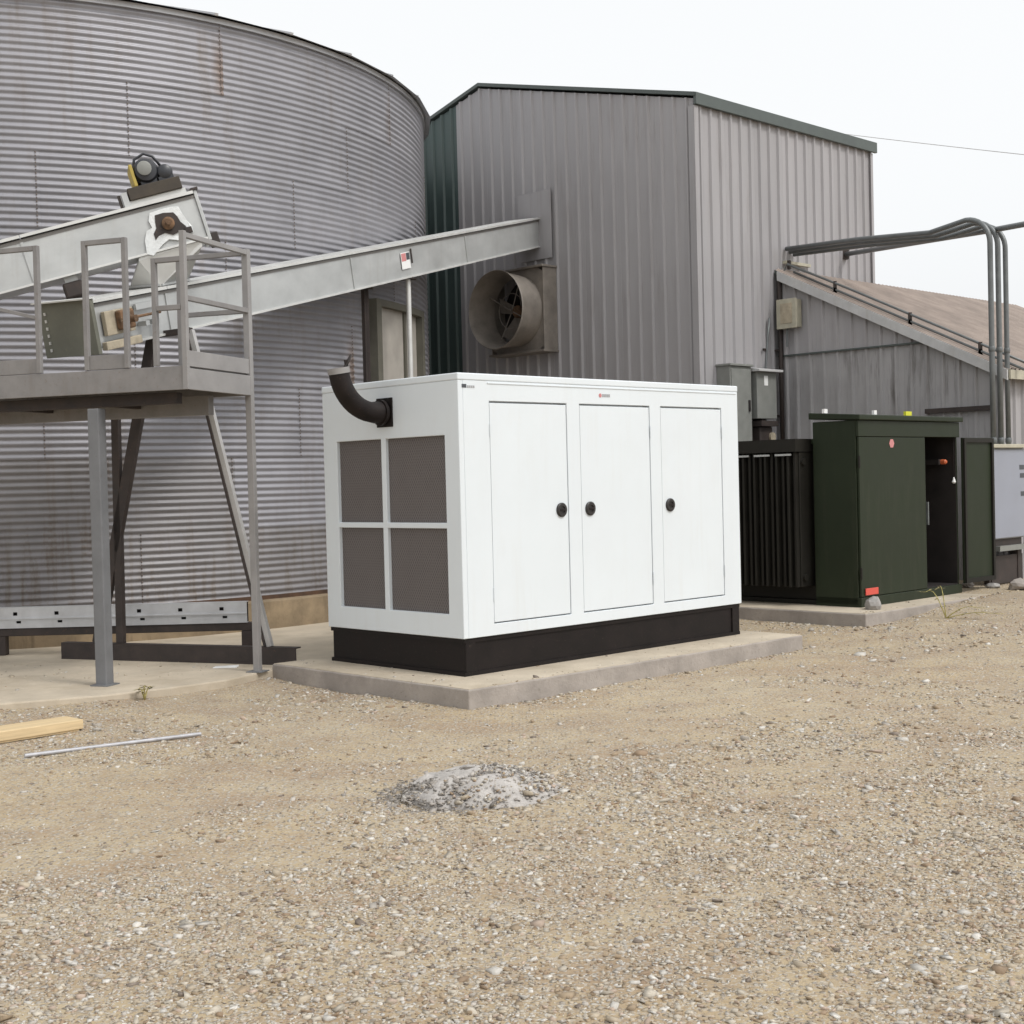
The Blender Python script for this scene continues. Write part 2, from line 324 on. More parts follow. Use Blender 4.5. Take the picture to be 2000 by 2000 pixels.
def frame(org, d):
    """x along d, y horizontal to the left, z upward"""
    d = d.normalized(); y = Vector((-d.y, d.x, 0)).normalized(); z = d.cross(y)
    M = Matrix((d, y, z)).transposed().to_4x4(); M.translation = org; return M

# ================================================================== THE SETTING
def axis(lo, hi, fine0, fine1, step, n):
    mid = np.arange(fine0, fine1+1e-6, step); t = np.linspace(0, 1, n)[1:]
    return np.concatenate([(fine0-(fine0-lo)*t**2.2)[::-1], mid, fine1+(hi-fine1)*t**2.2])
def make_ground():
    xs = axis(-400, 400, -7, 8, 0.10, 22); ys = axis(-200, 900, 3, 15, 0.10, 22)
    V = []
    for y in ys:
        for x in xs:
            near = max(0, 1-max(0, abs(x)-8)/6) * max(0, 1-max(0, abs(y-8)-8)/6)
            h = gz(x, y) + near*(0.020*noise.noise((x*0.9, y*0.9, 3.1)) + 0.012*noise.noise((x*3.1, y*3.1, 7.7)))
            V.append((x, y, h))
    nx = len(xs); F = [(j*nx+i, j*nx+i+1, (j+1)*nx+i+1, (j+1)*nx+i) for j in range(len(ys)-1) for i in range(nx-1)]
    me = bpy.data.meshes.new('ground'); me.from_pydata(V, [], F)
    for p in me.polygons: p.use_smooth = True
    return struct(link('ground', me, M_ground))
make_ground()
def ground_h(x, y):
    near = max(0, 1-max(0, abs(x)-8)/6) * max(0, 1-max(0, abs(y-8)-8)/6)
    return gz(x, y) + near*(0.020*noise.noise((x*0.9, y*0.9, 3.1)) + 0.012*noise.noise((x*3.1, y*3.1, 7.7)))

BC = Vector((-6.48, 18.8, 0)); BR = 5.4          # grain bin centre and radius
ZA = 0.10                                        # apron level
def make_apron():
    front = [uvof(atz(x, y, ZA)) for x, y in ((-120, 1384), (0, 1374), (100, 1366), (200, 1358), (330, 1343), (440, 1328))]
    front = [(-9.0, 6.2)] + front + [(-0.335, 1.955), (3.75, 1.955), (3.75, 10.5), (-3, 16), (-14, 12)]
    P = [W(u, v) for u, v in front]
    mb = MB().prism([(p.x, p.y) for p in P], -0.15, ZA)
    return struct(mb.build('concrete_apron', M_conc, None, bevel=0.012))
make_apron()

def pad(name, label, u0, u1, v0, v1, z0, z1, seed):
    """cast pad: rough edge, chipped by jitter"""
    mb = MB(); n1 = int((u1-u0)/0.18); n2 = int((v1-v0)/0.18)
    loop = [(u0+(u1-u0)*i/n1, v0) for i in range(n1)] + [(u1, v0+(v1-v0)*i/n2) for i in range(n2)] + [(u1-(u1-u0)*i/n1, v1) for i in range(n1)] + [(u0, v1-(v1-v0)*i/n2) for i in range(n2)]
    r = random.Random(seed)
    loop = [(a+r.uniform(-.006,.006), b+r.uniform(-.006,.006)) for a, b in loop]
    t = thing(name, label, 'concrete pad', W(0,0,0), YAW)
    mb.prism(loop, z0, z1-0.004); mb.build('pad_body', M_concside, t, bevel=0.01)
    cu, cv = (u0+u1)/2, (v0+v1)/2
    inner = [(cu+(a-cu)*(1-0.012/abs(u1-cu)), cv+(b-cv)*(1-0.012/abs(v1-cv))) for a, b in loop]
    MB().prism(inner, z1-0.004, z1).build('pad_top', M_conc, t)
    return t
ZP = 0.148
pad('generator_pad', 'low concrete pad under the white generator', -0.40, 3.70, -0.486, 1.94, -0.12, ZP, 1)
ZT = 0.22
pad('transformer_pad', 'concrete pad under the dark green transformer', 5.0, 8.75, -0.34, 2.5, -0.05, ZT, 2)

# ================================================================== GRAIN BIN
def make_bin():
    t = thing('grain_bin', 'huge round corrugated galvanised grain bin behind the platform', 'grain bin', BC)
    z0 = 0.42; NR, NS, PITCH_ = 8, 12, 0.0691; RH = PITCH_*11
    span = 2*PI/NS; na, nz = 18, 11*8
    V, F = [], []
    for j in range(nz+1):
        z = RH*j/nz
        for i in range(na+1):
            a = (span*1.012)*i/na; r = BR + 0.0078*math.sin(2*PI*z/PITCH_) + 0.006*(i/na) - 0.003
            V.append((r*math.cos(a), r*math.sin(a), z))
    for j in range(nz):
        for i in range(na): F.append((j*(na+1)+i, j*(na+1)+i+1, (j+1)*(na+1)+i+1, (j+1)*(na+1)+i))
    nsheet = len(F)
    for j in range(22):                       # seam bolts
        z = (j+0.5)*RH/22
        for da in (0.006,):
            a = span*1.012-da; r0 = BR+0.007; b = len(V)
            for k in range(4):
                q = PI/4+k*PI/2; V.append((r0*math.cos(a)-math.sin(a)*0.011*math.cos(q), r0*math.sin(a)+math.cos(a)*0.011*math.cos(q), z+0.011*math.sin(q)))
            V.append(((r0+0.014)*math.cos(a), (r0+0.014)*math.sin(a), z))
            for k in range(4): F.append((b+k, b+(k+1)%4, b+4))
    me = bpy.data.meshes.new('bin_sheet'); me.from_pydata(V, [], F)
    me.materials.append(M_bin); me.materials.append(mat('dull_bolts', (0.17, 0.14, 0.125), 0.7, var=0.4, vscale=30))
    for k, p in enumerate(me.polygons): p.use_smooth = k < nsheet; p.material_index = 0 if k < nsheet else 1
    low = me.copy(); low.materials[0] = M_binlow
    for r in range(NR):
        off = (0.0, 0.36, 0.68)[r % 3]*span
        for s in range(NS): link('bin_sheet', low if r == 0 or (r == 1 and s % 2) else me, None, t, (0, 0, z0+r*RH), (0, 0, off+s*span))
    zt = z0+NR*RH
    # roof: conical, ribbed sectors
    rf = MB(); nn = 36; rh = (BR+0.12)*math.tan(math.radians(19))
    for k in range(nn):
        a0, a1 = 2*PI*k/nn, 2*PI*(k+1)/nn; am = (a0+a1)/2
        P = lambda a, r, dz=0: (r*math.cos(a), r*math.sin(a), zt+0.03+rh*(1-r/(BR+0.12))+dz)
        rf.add([P(a0, BR+.12), P(a1, BR+.12), P(a1, .4), P(a0, .4)], [(0,1,2,3)])
        rf.bar(P(a0, BR+.10, .008), P(a0, .4, .008), 0.04, 0.03)
    rf.build('roof', M_binroof, t)
    MB().lathe([(0.42, 0), (0.42, 0.3), (0.05, 0.42)], (0,0,zt+rh-0.1), (0,0,1), 24).build('roof_cap', M_binroof, t, auto=0.6)
    MB().lathe([(BR-.02, zt-0.02), (BR+.03, zt-0.02), (BR+.03, zt+0.035), (BR-.02, zt+0.035)], (0,0,0), (0,0,1), 96, True).build('eave_ring', M_binroof, t, auto=0.6)
    MB().lathe([(BR-.05, z0-0.012), (BR+.035, z0-0.012), (BR+.03, z0+0.03), (BR-.05, z0+0.03)], (0,0,0), (0,0,1), 120, True).build('base_ring', mat('rusty_base_ring', (0.085, 0.045, 0.025), 0.85, var=0.4, vscale=6, coord='World'), t, auto=0.6)
    MB().lathe([(0.1, -0.1), (BR+.16, -0.1), (BR+.15, z0-0.03), (BR+.10, z0-0.012), (0.1, z0-0.012)], (0,0,0), (0,0,1), 120).build('foundation', M_found, t, auto=0.6)
    # walk-in door near the right edge of the bin
    d = ray(775, 650); dx, dy = d.x, d.y
    aa = dx*dx+dy*dy; bb = -2*(dx*BC.x+dy*BC.y); cc = BC.x**2+BC.y**2-BR*BR
    s = (-bb-math.sqrt(bb*bb-4*aa*cc))/(2*aa); ang = math.atan2(s*dy-BC.y, s*dx-BC.x)
    def arc(a, r, z): return (r*math.cos(a), r*math.sin(a), z)
    def shell(name, a0, a1, r0, r1, z0_, z1_, m, par):
        b = MB(); n = 8
        for i in range(n):
            p, q = a0+(a1-a0)*i/n, a0+(a1-a0)*(i+1)/n
            b.hexa([arc(p,r0,z0_),arc(p,r1,z0_),arc(q,r1,z0_),arc(q,r0,z0_)], [arc(p,r0,z1_),arc(p,r1,z1_),arc(q,r1,z1_),arc(q,r0,z1_)])
        return b.build(name, m, par)
    da = 0.115; zb, zt2 = 1.75, 3.72
    do = shell('door', ang-da, ang+da, BR-.02, BR+.035, zb, zt2, M_doorpan, t)
    for a0, a1, q0, q1 in ((ang-da-.02, ang-da, zb-.08, zt2+.08), (ang+da, ang+da+.02, zb-.08, zt2+.08), (ang-da, ang+da, zt2, zt2+.08), (ang-da, ang+da, zb-.08, zb)):
        shell('door_frame', a0, a1, BR-.02, BR+.12, q0, q1, M_doorframe, do)
    shell('frame_strip', ang+.02, ang+.032, BR+.03, BR+.06, zb, zt2, M_doorframe, do)
    return t
make_bin()

# ================================================================== RIBBED CLADDING
RIBP = 0.2165
def ribbed(width, zb, ztop, ribs=True, pitch=RIBP, h=0.030, rw=0.064, tw=0.026):
    """panel in local x (along wall), z up, ribs toward -y; ztop is a function of x"""
    xs = []; x = 0.0
    while x < width-1e-6:
        c = x+pitch/2
        for q, d in ((x, 0), (c-rw/2, 0), (c-tw/2, -h), (c+tw/2, -h), (c+rw/2, 0)):
            if q < width-1e-6: xs.append((q, d))
        x += pitch
    xs.append((width, 0))
    mb = MB(); n = len(xs)
    V = [(q, d, zb) for q, d in xs] + [(q, d, ztop(q)) for q, d in xs] + [(q, d+0.012, zb) for q, d in xs] + [(q, d+0.012, ztop(q)) for q, d in xs]
    F = []
    for i in range(n-1):
        F += [(i, i+1, n+i+1, n+i), (2*n+i+1, 2*n+i, 3*n+i, 3*n+i+1), (n+i, n+i+1, 3*n+i+1, 3*n+i), (i+1, i, 2*n+i, 2*n+i+1)]
    F += [(0, n, 3*n, 2*n), (n-1, 2*n-1+0, 4*n-1, 3*n-1)]
    mb.add(V, F); return mb
U0, V0, UL = 7.342, 3.489, 9.094
def tall_building():
    t = thing('elevator_building', 'tall grey ribbed-metal elevator building behind the generator', 'building', W(U0, V0, 0), YAW)
    # local x = u, y = v
    LU, LV, ZE, SL = 4.21, 8.0, 6.50, 0.25
    top = lambda v: ZE + SL*min(v, LV-v)
    PW = RIBP*3
    # the face with the fan (facing -u): panels run along v.   local panel x -> -v direction
    nP = int(math.ceil(LV/PW)); v = 0.0
    while v < LV-1e-3:
        wd = min(PW, LV-v); v1 = v+wd
        mb = ribbed(wd-0.002, 0.02, lambda q, v1=v1: top(v1-q)-0.02)
        link('wall_panel', mb.mesh('wall_panel_fan_side'), M_teal if v > 4.5 else M_clad, t, (0, v1, 0), (0, 0, -PI/2)); v = v1
    shared = ribbed(PW-0.002, 0.02, lambda q: ZE-0.02).mesh('wall_panel_mesh')
    for k in range(int(LU/PW)): link('wall_panel', shared, M_clad, t, (k*PW, 0, 0))
    r = LU-int(LU/PW)*PW
    link('wall_panel', ribbed(r, 0.02, lambda q: ZE-0.02).mesh('wall_panel_end'), M_clad, t, (int(LU/PW)*PW, 0, 0))
    # core behind the panels
    c = MB(); i = 0.014
    poly = [(i, 0.02), (LV-i, 0.02), (LV-i, ZE-0.05), (LV/2, ZE+SL*LV/2-0.08), (i, ZE-0.05)]
    vs_ = [(i, a, b) for a, b in poly] + [(LU-i, a, b) for a, b in poly]
    c.add(vs_, [(0,1,2,3,4)[::-1], (5,6,7,8,9)] + [(k, (k+1)%5, 5+(k+1)%5, 5+k) for k in range(5)])
    c.build('wall_core', M_clad, t)
    # roof sheets with overhang, and trim
    for s in (0, 1):
        y0, y1 = (-0.06, LV/2) if s == 0 else (LV/2, LV+0.06)
        za = lambda y: ZE + SL*min(y, LV-y) + 0.03
        MB().hexa([(-.05,y0,za(y0)-.02),(LU+.05,y0,za(y0)-.02),(LU+.05,y1,za(y1)-.02),(-.05,y1,za(y1)-.02)],
                  [(-.05,y0,za(y0)+.03),(LU+.05,y0,za(y0)+.03),(LU+.05,y1,za(y1)+.03),(-.05,y1,za(y1)+.03)]).build('roof', M_trim, t)
    MB().box(-0.04, LU+0.09, -0.075, -0.03, ZE-0.11, ZE+0.045).build('eave_gutter', M_trim, t, bevel=0.006)
    MB().box(-0.041, 0.045, -0.041, -0.033, 0.02, ZE-0.12).box(-0.041, -0.033, -0.033, 0.06, 0.02, ZE-0.12).build('corner_trim', M_clad, t)
    MB().box(LU-0.04, LU+0.02, -0.037, -0.033, 0.02, ZE-0.12).box(LU+0.012, LU+0.02, -0.033, 0.05, 0.02, ZE-0.12).build('corner_trim', M_clad, t)
    # flat collar where the lower conveyor enters
    p = atpl(1015, 400, W(U0, 0), A); q = atpl(1082, 500, W(U0, 0), A)
    _, va = uvof(p); _, vb = uvof(q)
    MB().box(-0.042, -0.034, vb-V0, va-V0, q.z-0.02, p.z+0.12).build('entry_collar', M_clad, t)
    return t
tall_building()

def lean_to():
    t = thing('lean_to_shed', 'low grey metal lean-to with brown roof against the tall building', 'shed', W(UL, 0, 0), YAW)
    VE, VR = 0.26, V0-0.03; zr, ze = 4.37, 2.82; SLp = (zr-ze)/(VR-VE); LEN = 7.0
    zt = lambda v: ze + (v-VE)*SLp
    ZS = 3.245; PW = RIBP*2
    # gable wall facing -u: panel local x -> -v
    def gable(zb, ztf, mtl, off):
        v = VE
        while v < VR-1e-3:
            v1 = min(v+PW, VR)
            if ztf(v1) > zb+0.03:
                vlo = v
                mb = ribbed(v1-vlo-0.002, zb, lambda q, v1=v1: max(zb+0.002, ztf(v1-q)))
                link('wall_panel', mb.mesh('gable_panel'), mtl, t, (off, v1, 0), (0, 0, -PI/2))
            v = v1
    gable(0.05, lambda v: min(ZS, zt(v)-0.03), M_clad2, 0.0)
    gable(ZS+0.005, lambda v: zt(v)-0.03, M_clad, -0.014)
    va = VE+(ZS-ze)/SLp
    MB().box(-0.05, -0.006, va-0.05, VR, ZS-0.018, ZS+0.003).build('drip_flashing', M_trim, t)
    shared = ribbed(RIBP*3-0.002, 0.05, lambda q: ze-0.04).mesh('side_panel_mesh')
    for k in range(int(LEN/(RIBP*3))): link('wall_panel', shared, M_clad, t, (k*RIBP*3, VE, 0))
    c = MB(); i = 0.014
    c.hexa([(i,VE+i,.05),(LEN,VE+i,.05),(LEN,VR-.02,.05),(i,VR-.02,.05)], [(i,VE+i,zt(VE)-.06),(LEN,VE+i,zt(VE)-.06),(LEN,VR-.02,zt(VR)-.06),(i,VR-.02,zt(VR)-.06)])
    c.build('wall_core', M_clad2, t)
    # roof in ribbed sheets running down the slope (each sheet its own piece)
    y0, y1 = VE-0.14, VR+0.0; nS = 11; sw = (LEN+0.1)/nS
    sh = MB()
    ln = math.hypot(y1-y0, zt(y1)-zt(y0)); n = 6
    prof = []
    for k in range(n):
        x = sw*k/n; prof += [(x, 0), (x+sw/n*0.55, 0), (x+sw/n*0.68, 0.022), (x+sw/n*0.87, 0.022)]
    prof.append((sw, 0)); N = len(prof)
    sh.add([(x, 0, z) for x, z in prof]+[(x, ln, z) for x, z in prof], [(k, k+1, N+k+1, N+k) for k in range(N-1)])
    me = sh.mesh('roof_sheet_mesh')
    for k in range(nS): link('roof_sheet', me, M_roof, t, (-0.10+k*sw, y0, zt(y0)+0.055), (math.atan(SLp), 0, 0))
    MB().hexa([(-.09,y0,zt(y0)),(LEN,y0,zt(y0)),(LEN,y1,zt(y1)),(-.09,y1,zt(y1))], [(-.09,y0,zt(y0)+.05),(LEN,y0,zt(y0)+.05),(LEN,y1,zt(y1)+.05),(-.09,y1,zt(y1)+.05)]).build('roof_deck', M_trim, t)
    # rake board and eave trim
    MB().hexa([(-.125,y0,zt(y0)-.075),(-.095,y0,zt(y0)-.075),(-.095,y1-.06,zt(y1-.06)-.075),(-.125,y1-.06,zt(y1-.06)-.075)],
              [(-.125,y0,zt(y0)+.05),(-.095,y0,zt(y0)+.05),(-.095,y1-.06,zt(y1-.06)+.05),(-.125,y1-.06,zt(y1-.06)+.05)]).build('rake_board', M_ltrim, t)
    MB().box(-0.09, LEN, y0-0.03, y0-0.003, zt(y0)-0.06, zt(y0)+0.05).build('eave_trim', M_beige, t)
    MB().box(-0.03, 0.04, VE-0.034, VE-0.027, 0.05, ze-0.08).build('corner_trim', M_clad, t)
    # long dark rail on the wall by the open transformer door
    p = atpl(1812, 803, W(UL, 0), A); q = atpl(1940, 797, W(UL, 0), A)
    MB().box(-0.075, -0.026, uvof(q)[1], uvof(p)[1], (p.z+q.z)/2-0.03, (p.z+q.z)/2+0.03).build('wall_rail', M_darksteel, t)
    return t
lean_to()

def conduit_on_roof():
    y = lambda v: 2.82+(v-0.26)*(4.37-2.82)/(V0-0.03-0.26)
    for off, lab, d in ((0.0, 'upper dark conduit run along the lean-to roof edge', 0.20), (0.0, 'lower dark conduit run along the lean-to roof edge', 0.11)):
        pts = [W(UL+0.06-off, v, y(v)+d) for v in (3.35, 2.4, 1.4, 0.4, -0.1)]
        if d > 0.15: pts = [W(UL-0.02, 3.42, 3.95), W(UL-0.0, 3.40, 4.35), W(UL+0.03, 3.33, y(3.3)+d)] + pts[1:]
        else: pts[0] = W(UL+0.06, 3.25, y(3.25)+d)
        t = thing('roof_conduit', lab, 'conduit', pts[-1])
        inv = Matrix.Translation(-pts[-1])
        MB().tube([inv @ p for p in pts], 0.016, 8).build('pipe', M_pipe, t, smooth=True)
        for v in (2.6, 1.5, 0.55):
            p = inv @ W(UL+0.06, v, y(v)+d); MB().box(p.x-.02, p.x+.02, p.y-.02, p.y+.02, p.z-d+0.06, p.z+0.02).build('standoff', M_darksteel, t)
conduit_on_roof()

# ================================================================== EXHAUST FAN ON THE TALL WALL
def make_fan():
    z0, z1 = 3.46, 4.62; v0, v1 = 5.98, 7.06; cv, cz = (v0+v1)/2, (z0+z1)/2
    t = thing('wall_fan', 'dusty round exhaust fan cone in a square housing on the tall wall', 'exhaust fan', W(U0, cv, z0), YAW)
    h = (z1-z0)/2; hw = (v1-v0)/2; cz = h
    # housing box: four side plates, front plate with round hole
    for nm, b in (('housing_plate', (-.30,-.03,-hw,-hw+.02,0,2*h)), ('housing_plate', (-.30,-.03,hw-.02,hw,0,2*h)), ('housing_plate', (-.34,-.03,-hw-.02,hw+.02,2*h,2*h+.03)), ('housing_plate', (-.34,-.03,-hw-.02,hw+.02,-.03,0))):
        MB().box(*b).build(nm, M_fan, t, bevel=0.003)
    ring = MB(); n = 40; R = 0.50
    sq = []
    for k in range(n):
        a = 2*PI*k/n; c, s = math.cos(a), math.sin(a); q = min((hw-.02)/max(1e-6, abs(c)), (h-.0)/max(1e-6, abs(s))); sq.append((c*q, s*q))
    V = [(-.285, x, cz+y) for x, y in sq] + [(-.285, R*math.cos(2*PI*k/n), cz+R*math.sin(2*PI*k/n)) for k in range(n)]
    ring.add(V, [(k, (k+1)%n, n+(k+1)%n, n+k) for k in range(n)]); ring.build('front_plate', M_fan, t)
    MB().lathe([(0.50, 0.28), (0.545, 0.70), (0.56, 0.72), (0.55, 0.735), (0.53, 0.70), (0.485, 0.28)], (0,0,cz), (-1,0,0), 56, True).build('cone', M_fan, t, auto=0.5)
    back = MB().lathe([(0.495, 0.05), (0.495, 0.06)], (0,0,cz), (-1,0,0), 40); back.build('back_plate', M_inside, t)
    MB().lathe([(0.02, 0.06), (0.09, 0.10), (0.09, 0.30), (0.06, 0.33)], (0,0,cz), (-1,0,0), 20).build('motor', M_rust, t, auto=0.6)
    for k in range(5):
        a = 2*PI*k/5+0.3; b = MB(); c, s = math.cos(a), math.sin(a)
        for (r0, r1) in ((0.08, 0.46),):
            tn = (-s, c)
            P = lambda r, w_, x: (x, c*r+tn[0]*w_, cz+s*r+tn[1]*w_)
            b.add([P(r0,-.05,-.17), P(r1,-.11,-.15), P(r1,.11,-.25), P(r0,.05,-.23), P(r0,-.05,-.176), P(r1,-.11,-.156), P(r1,.11,-.256), P(r0,.05,-.236)],
                  [(0,1,2,3),(7,6,5,4),(0,4,5,1),(1,5,6,2),(2,6,7,3),(3,7,4,0)])
        b.build('blade', M_fan, t)
    for a in (0.5, 2.0, 3.6, 5.2):
        MB().tube([(-.40, .03*math.cos(a), cz+.03*math.sin(a)), (-.42, .5*math.cos(a), cz+.5*math.sin(a))], 0.008, 6).build('guard_strut', M_fan, t)
    MB().lathe([(0.25,0.405),(0.256,0.411),(0.25,0.417),(0.244,0.411)], (0,0,cz), (-1,0,0), 32, True).build('guard_ring', M_fan, t, smooth=True)
    return t
make_fan()

# ================================================================== GENERATOR
def plate_holes(mb, y0, y1, z0, z1, holes, x0, x1):
    ys = sorted({y0, y1, *[h[0] for h in holes], *[h[1] for h in holes]}); zs = sorted({z0, z1, *[h[2] for h in holes], *[h[3] for h in holes]})
    inside = lambda y, z: any(h[0] < y < h[1] and h[2] < z < h[3] for h in holes)
    cell = {}
    for i in range(len(ys)-1):
        for j in range(len(zs)-1): cell[i, j] = not inside((ys[i]+ys[i+1])/2, (zs[j]+zs[j+1])/2)
    idx = {}
    def vid(i, j, s):
        k = (i, j, s)
        if k not in idx: idx[k] = len(mb.v); mb.v.append((x0 if s == 0 else x1, ys[i], zs[j]))
        return idx[k]
    for (i, j), on in cell.items():
        if not on: continue
        mb.f.append((vid(i,j,0), vid(i,j+1,0), vid(i+1,j+1,0), vid(i+1,j,0))); mb.f.append((vid(i,j,1), vid(i+1,j,1), vid(i+1,j+1,1), vid(i,j+1,1)))
        for di, dj, a, b in ((-1,0,(i,j),(i,j+1)), (1,0,(i+1,j+1),(i+1,j)), (0,-1,(i+1,j),(i,j)), (0,1,(i,j+1),(i+1,j+1))):
            if not cell.get((i+di, j+dj), False): mb.f.append((vid(*a,0), vid(*b,0), vid(*b,1), vid(*a,1)))
    return mb
def make_generator():
    L, Wd, zt, zb = 3.444, 1.691, 2.430, 0.4333
    t = thing('generator', 'white box generator on a black skid with three side doors', 'generator', W(0, 0, ZP), YAW)
    k = -ZP
    H = [(0.165, 0.875, 0.612, 1.262), (0.93, 1.508, 0.612, 1.262), (0.165, 0.875, 1.305, 1.968), (0.93, 1.508, 1.305, 1.968)]
    H2 = [(a, b, c+k, d+k) for a, b, c, d in H]
    b = MB(); plate_holes(b, 0, Wd, zb+k, zt-0.055+k, H2, 0.0, 0.05)
    body = b.build('end_frame', M_white, t, bevel=0.004, segs=1)
    # side wall facing the camera, with door openings recessed
    D = [(0.317, 1.172), (1.322, 2.20), (2.343, 3.20)]; dz0, dz1 = 0.522+k, 2.223+k
    s = MB(); tmp = MB(); plate_holes(tmp, 0.05, L, zb+k, zt-0.055+k, [(a, c, dz0, dz1) for a, c in D], 0.0, 0.05)
    s.v = [(y, x, z) for x, y, z in tmp.v]; s.f = tmp.f
    s.build('side_wall', M_white, t, bevel=0.003, segs=1)
    MB().box(0.05, L, 0.05, Wd, zb+k, zt-0.055+k).box(0.0501, L-0.001, 0.0501, Wd-.0005, zb+0.001+k, zb+0.02+k).build('body', M_white, t)
    rf = MB().box(-0.004, L+0.004, -0.004, Wd+0.004, zt-0.055+k, zt+k).build('roof_panel', M_white, t, bevel=0.010, segs=3)
    for i, (a, c) in enumerate(D):
        d = MB().box(a+0.006, c-0.006, 0.004, 0.045, dz0+0.010, dz1-0.014).build('door', M_white, t, bevel=0.004)
        hx = (1.085, 1.424, 2.448)[i]
        MB().lathe([(0.057, 0.0), (0.057, 0.012), (0.050, 0.018), (0.030, 0.018), (0.028, 0.010), (0.0001, 0.010)], (hx, 0.004, 1.369+k), (0,-1,0), 28).build('latch', M_latch, d, auto=0.5)
        MB().box(hx-0.030, hx+0.030, -0.016, -0.010, 1.369+k-0.009, 1.369+k+0.009).build('latch_handle', M_soot, d, bevel=0.002)
        hs_ = a+0.0 if i == 0 else c
        for zz in (0.75, 2.0):
            MB().tube([(hs_, -0.004, zz+k-0.05), (hs_, -0.004, zz+k+0.05)], 0.007, 8).build('hinge', M_white, d)
    # header rail above the doors
    MB().box(0.30, L-0.02, -0.006, 0.001, 2.355+k, 2.362+k).build('header_rail', M_white, t)
    # screens in the end frame
    for (y0, y1, z0, z1) in H2:
        MB().box(0.032, 0.0495, y0-0.0, y1+0.0, z0, z1).build('air_screen', M_screen, t)
        sc_ = MB()
    # exhaust: collar plate, elbow, rain flap
    ey, ez = 0.872, 2.175+k
    ex = MB().box(-0.012, 0.0005, ey-0.105, ey+0.09, ez-0.115, ez+0.115).build('exhaust_flange', M_black, t, bevel=0.004)
    R = 0.34; pts = [(-0.005, ey, ez), (-0.10, ey, ez)] + [(-0.10-R*math.sin(a), ey, ez+R*(1-math.cos(a))) for a in np.linspace(0.12, PI/2*0.93, 12)]
    MB().tube(pts, [0.088, 0.086] + [0.080]*12, 28).build('exhaust_elbow', M_soot, t, auto=0.7)
    for tt in (0.055,):
        MB().lathe([(0.090, 0.03), (0.102, 0.03), (0.102, 0.055), (0.090, 0.055)], (0, ey, ez), (-1,0,0), 28, True).build('pipe_clamp', M_soot, t, auto=0.6)
    e = Vector(pts[-1]); dd = (e-Vector(pts[-2])).normalized()
    MB().lathe([(0.079, -0.01), (0.086, -0.01), (0.086, 0.035), (0.079, 0.035)], e, dd, 28, True).build('pipe_rim', M_toe, t, auto=0.6)
    MB().lathe([(0.062, 0), (0.062, 0.006)], e+dd*0.085+Vector((0.09,-.02,0.0)), Vector((-0.80, 0.35, 0.45)), 20).build('rain_flap', M_darksteel, t)
    MB().bar(e+dd*0.02+Vector((0.083,0,0)), e+dd*0.10+Vector((0.083,0,0)), 0.02, 0.02).build('flap_hinge', M_darksteel, t)
    # black skid
    i = 0.026
    MB().box(i, L-i, i, Wd-i, 0.0, zb-0.004+k).build('skid', M_black, t, bevel=0.006)
    MB().box(i-0.012, L-i+0.012, i-0.012, Wd-i+0.012, zb-0.034+k, zb-0.004+k).build('skid_lip', M_black, t)
    MB().box(i-0.012, L-i+0.012, i-0.012, Wd-i+0.012, 0.0, 0.03).build('skid_lip', M_black, t)
    for x in (i+0.0, L-i-0.10): MB().box(x, x+0.10, i-0.014, i+0.002, 0.031, zb-0.035+k).build('skid_gusset', M_black, t)
    # printed marks
    y = -0.0065
    MB().box(0.040, 0.085, -0.003, 0.0005, 2.318+k, 2.345+k).build('maker_mark', M_ink, t)
    for q in range(4): MB().box(0.094+q*0.020, 0.108+q*0.020, -0.003, 0.0005, 2.318+k, 2.336+k).build('maker_mark', M_greyink, t)
    MB().lathe([(0.017, 0), (0.017, 0.003)], (1.575, 0.0, 2.297+k), (0,-1,0), 14).build('round_badge', M_pink, t)
    for q in range(5): MB().box(1.600+q*0.020, 1.614+q*0.020, -0.003, 0.0005, 2.285+k, 2.309+k).build('badge_lettering', M_greyink, t)
    # roof lift plugs on the top
    for x in (0.3, 3.1): MB().lathe([(0.03,0),(0.03,0.012)], (x, 0.8, zt+k), (0,0,1), 12).build('lift_plug', M_white, rf)
    return t
make_generator()

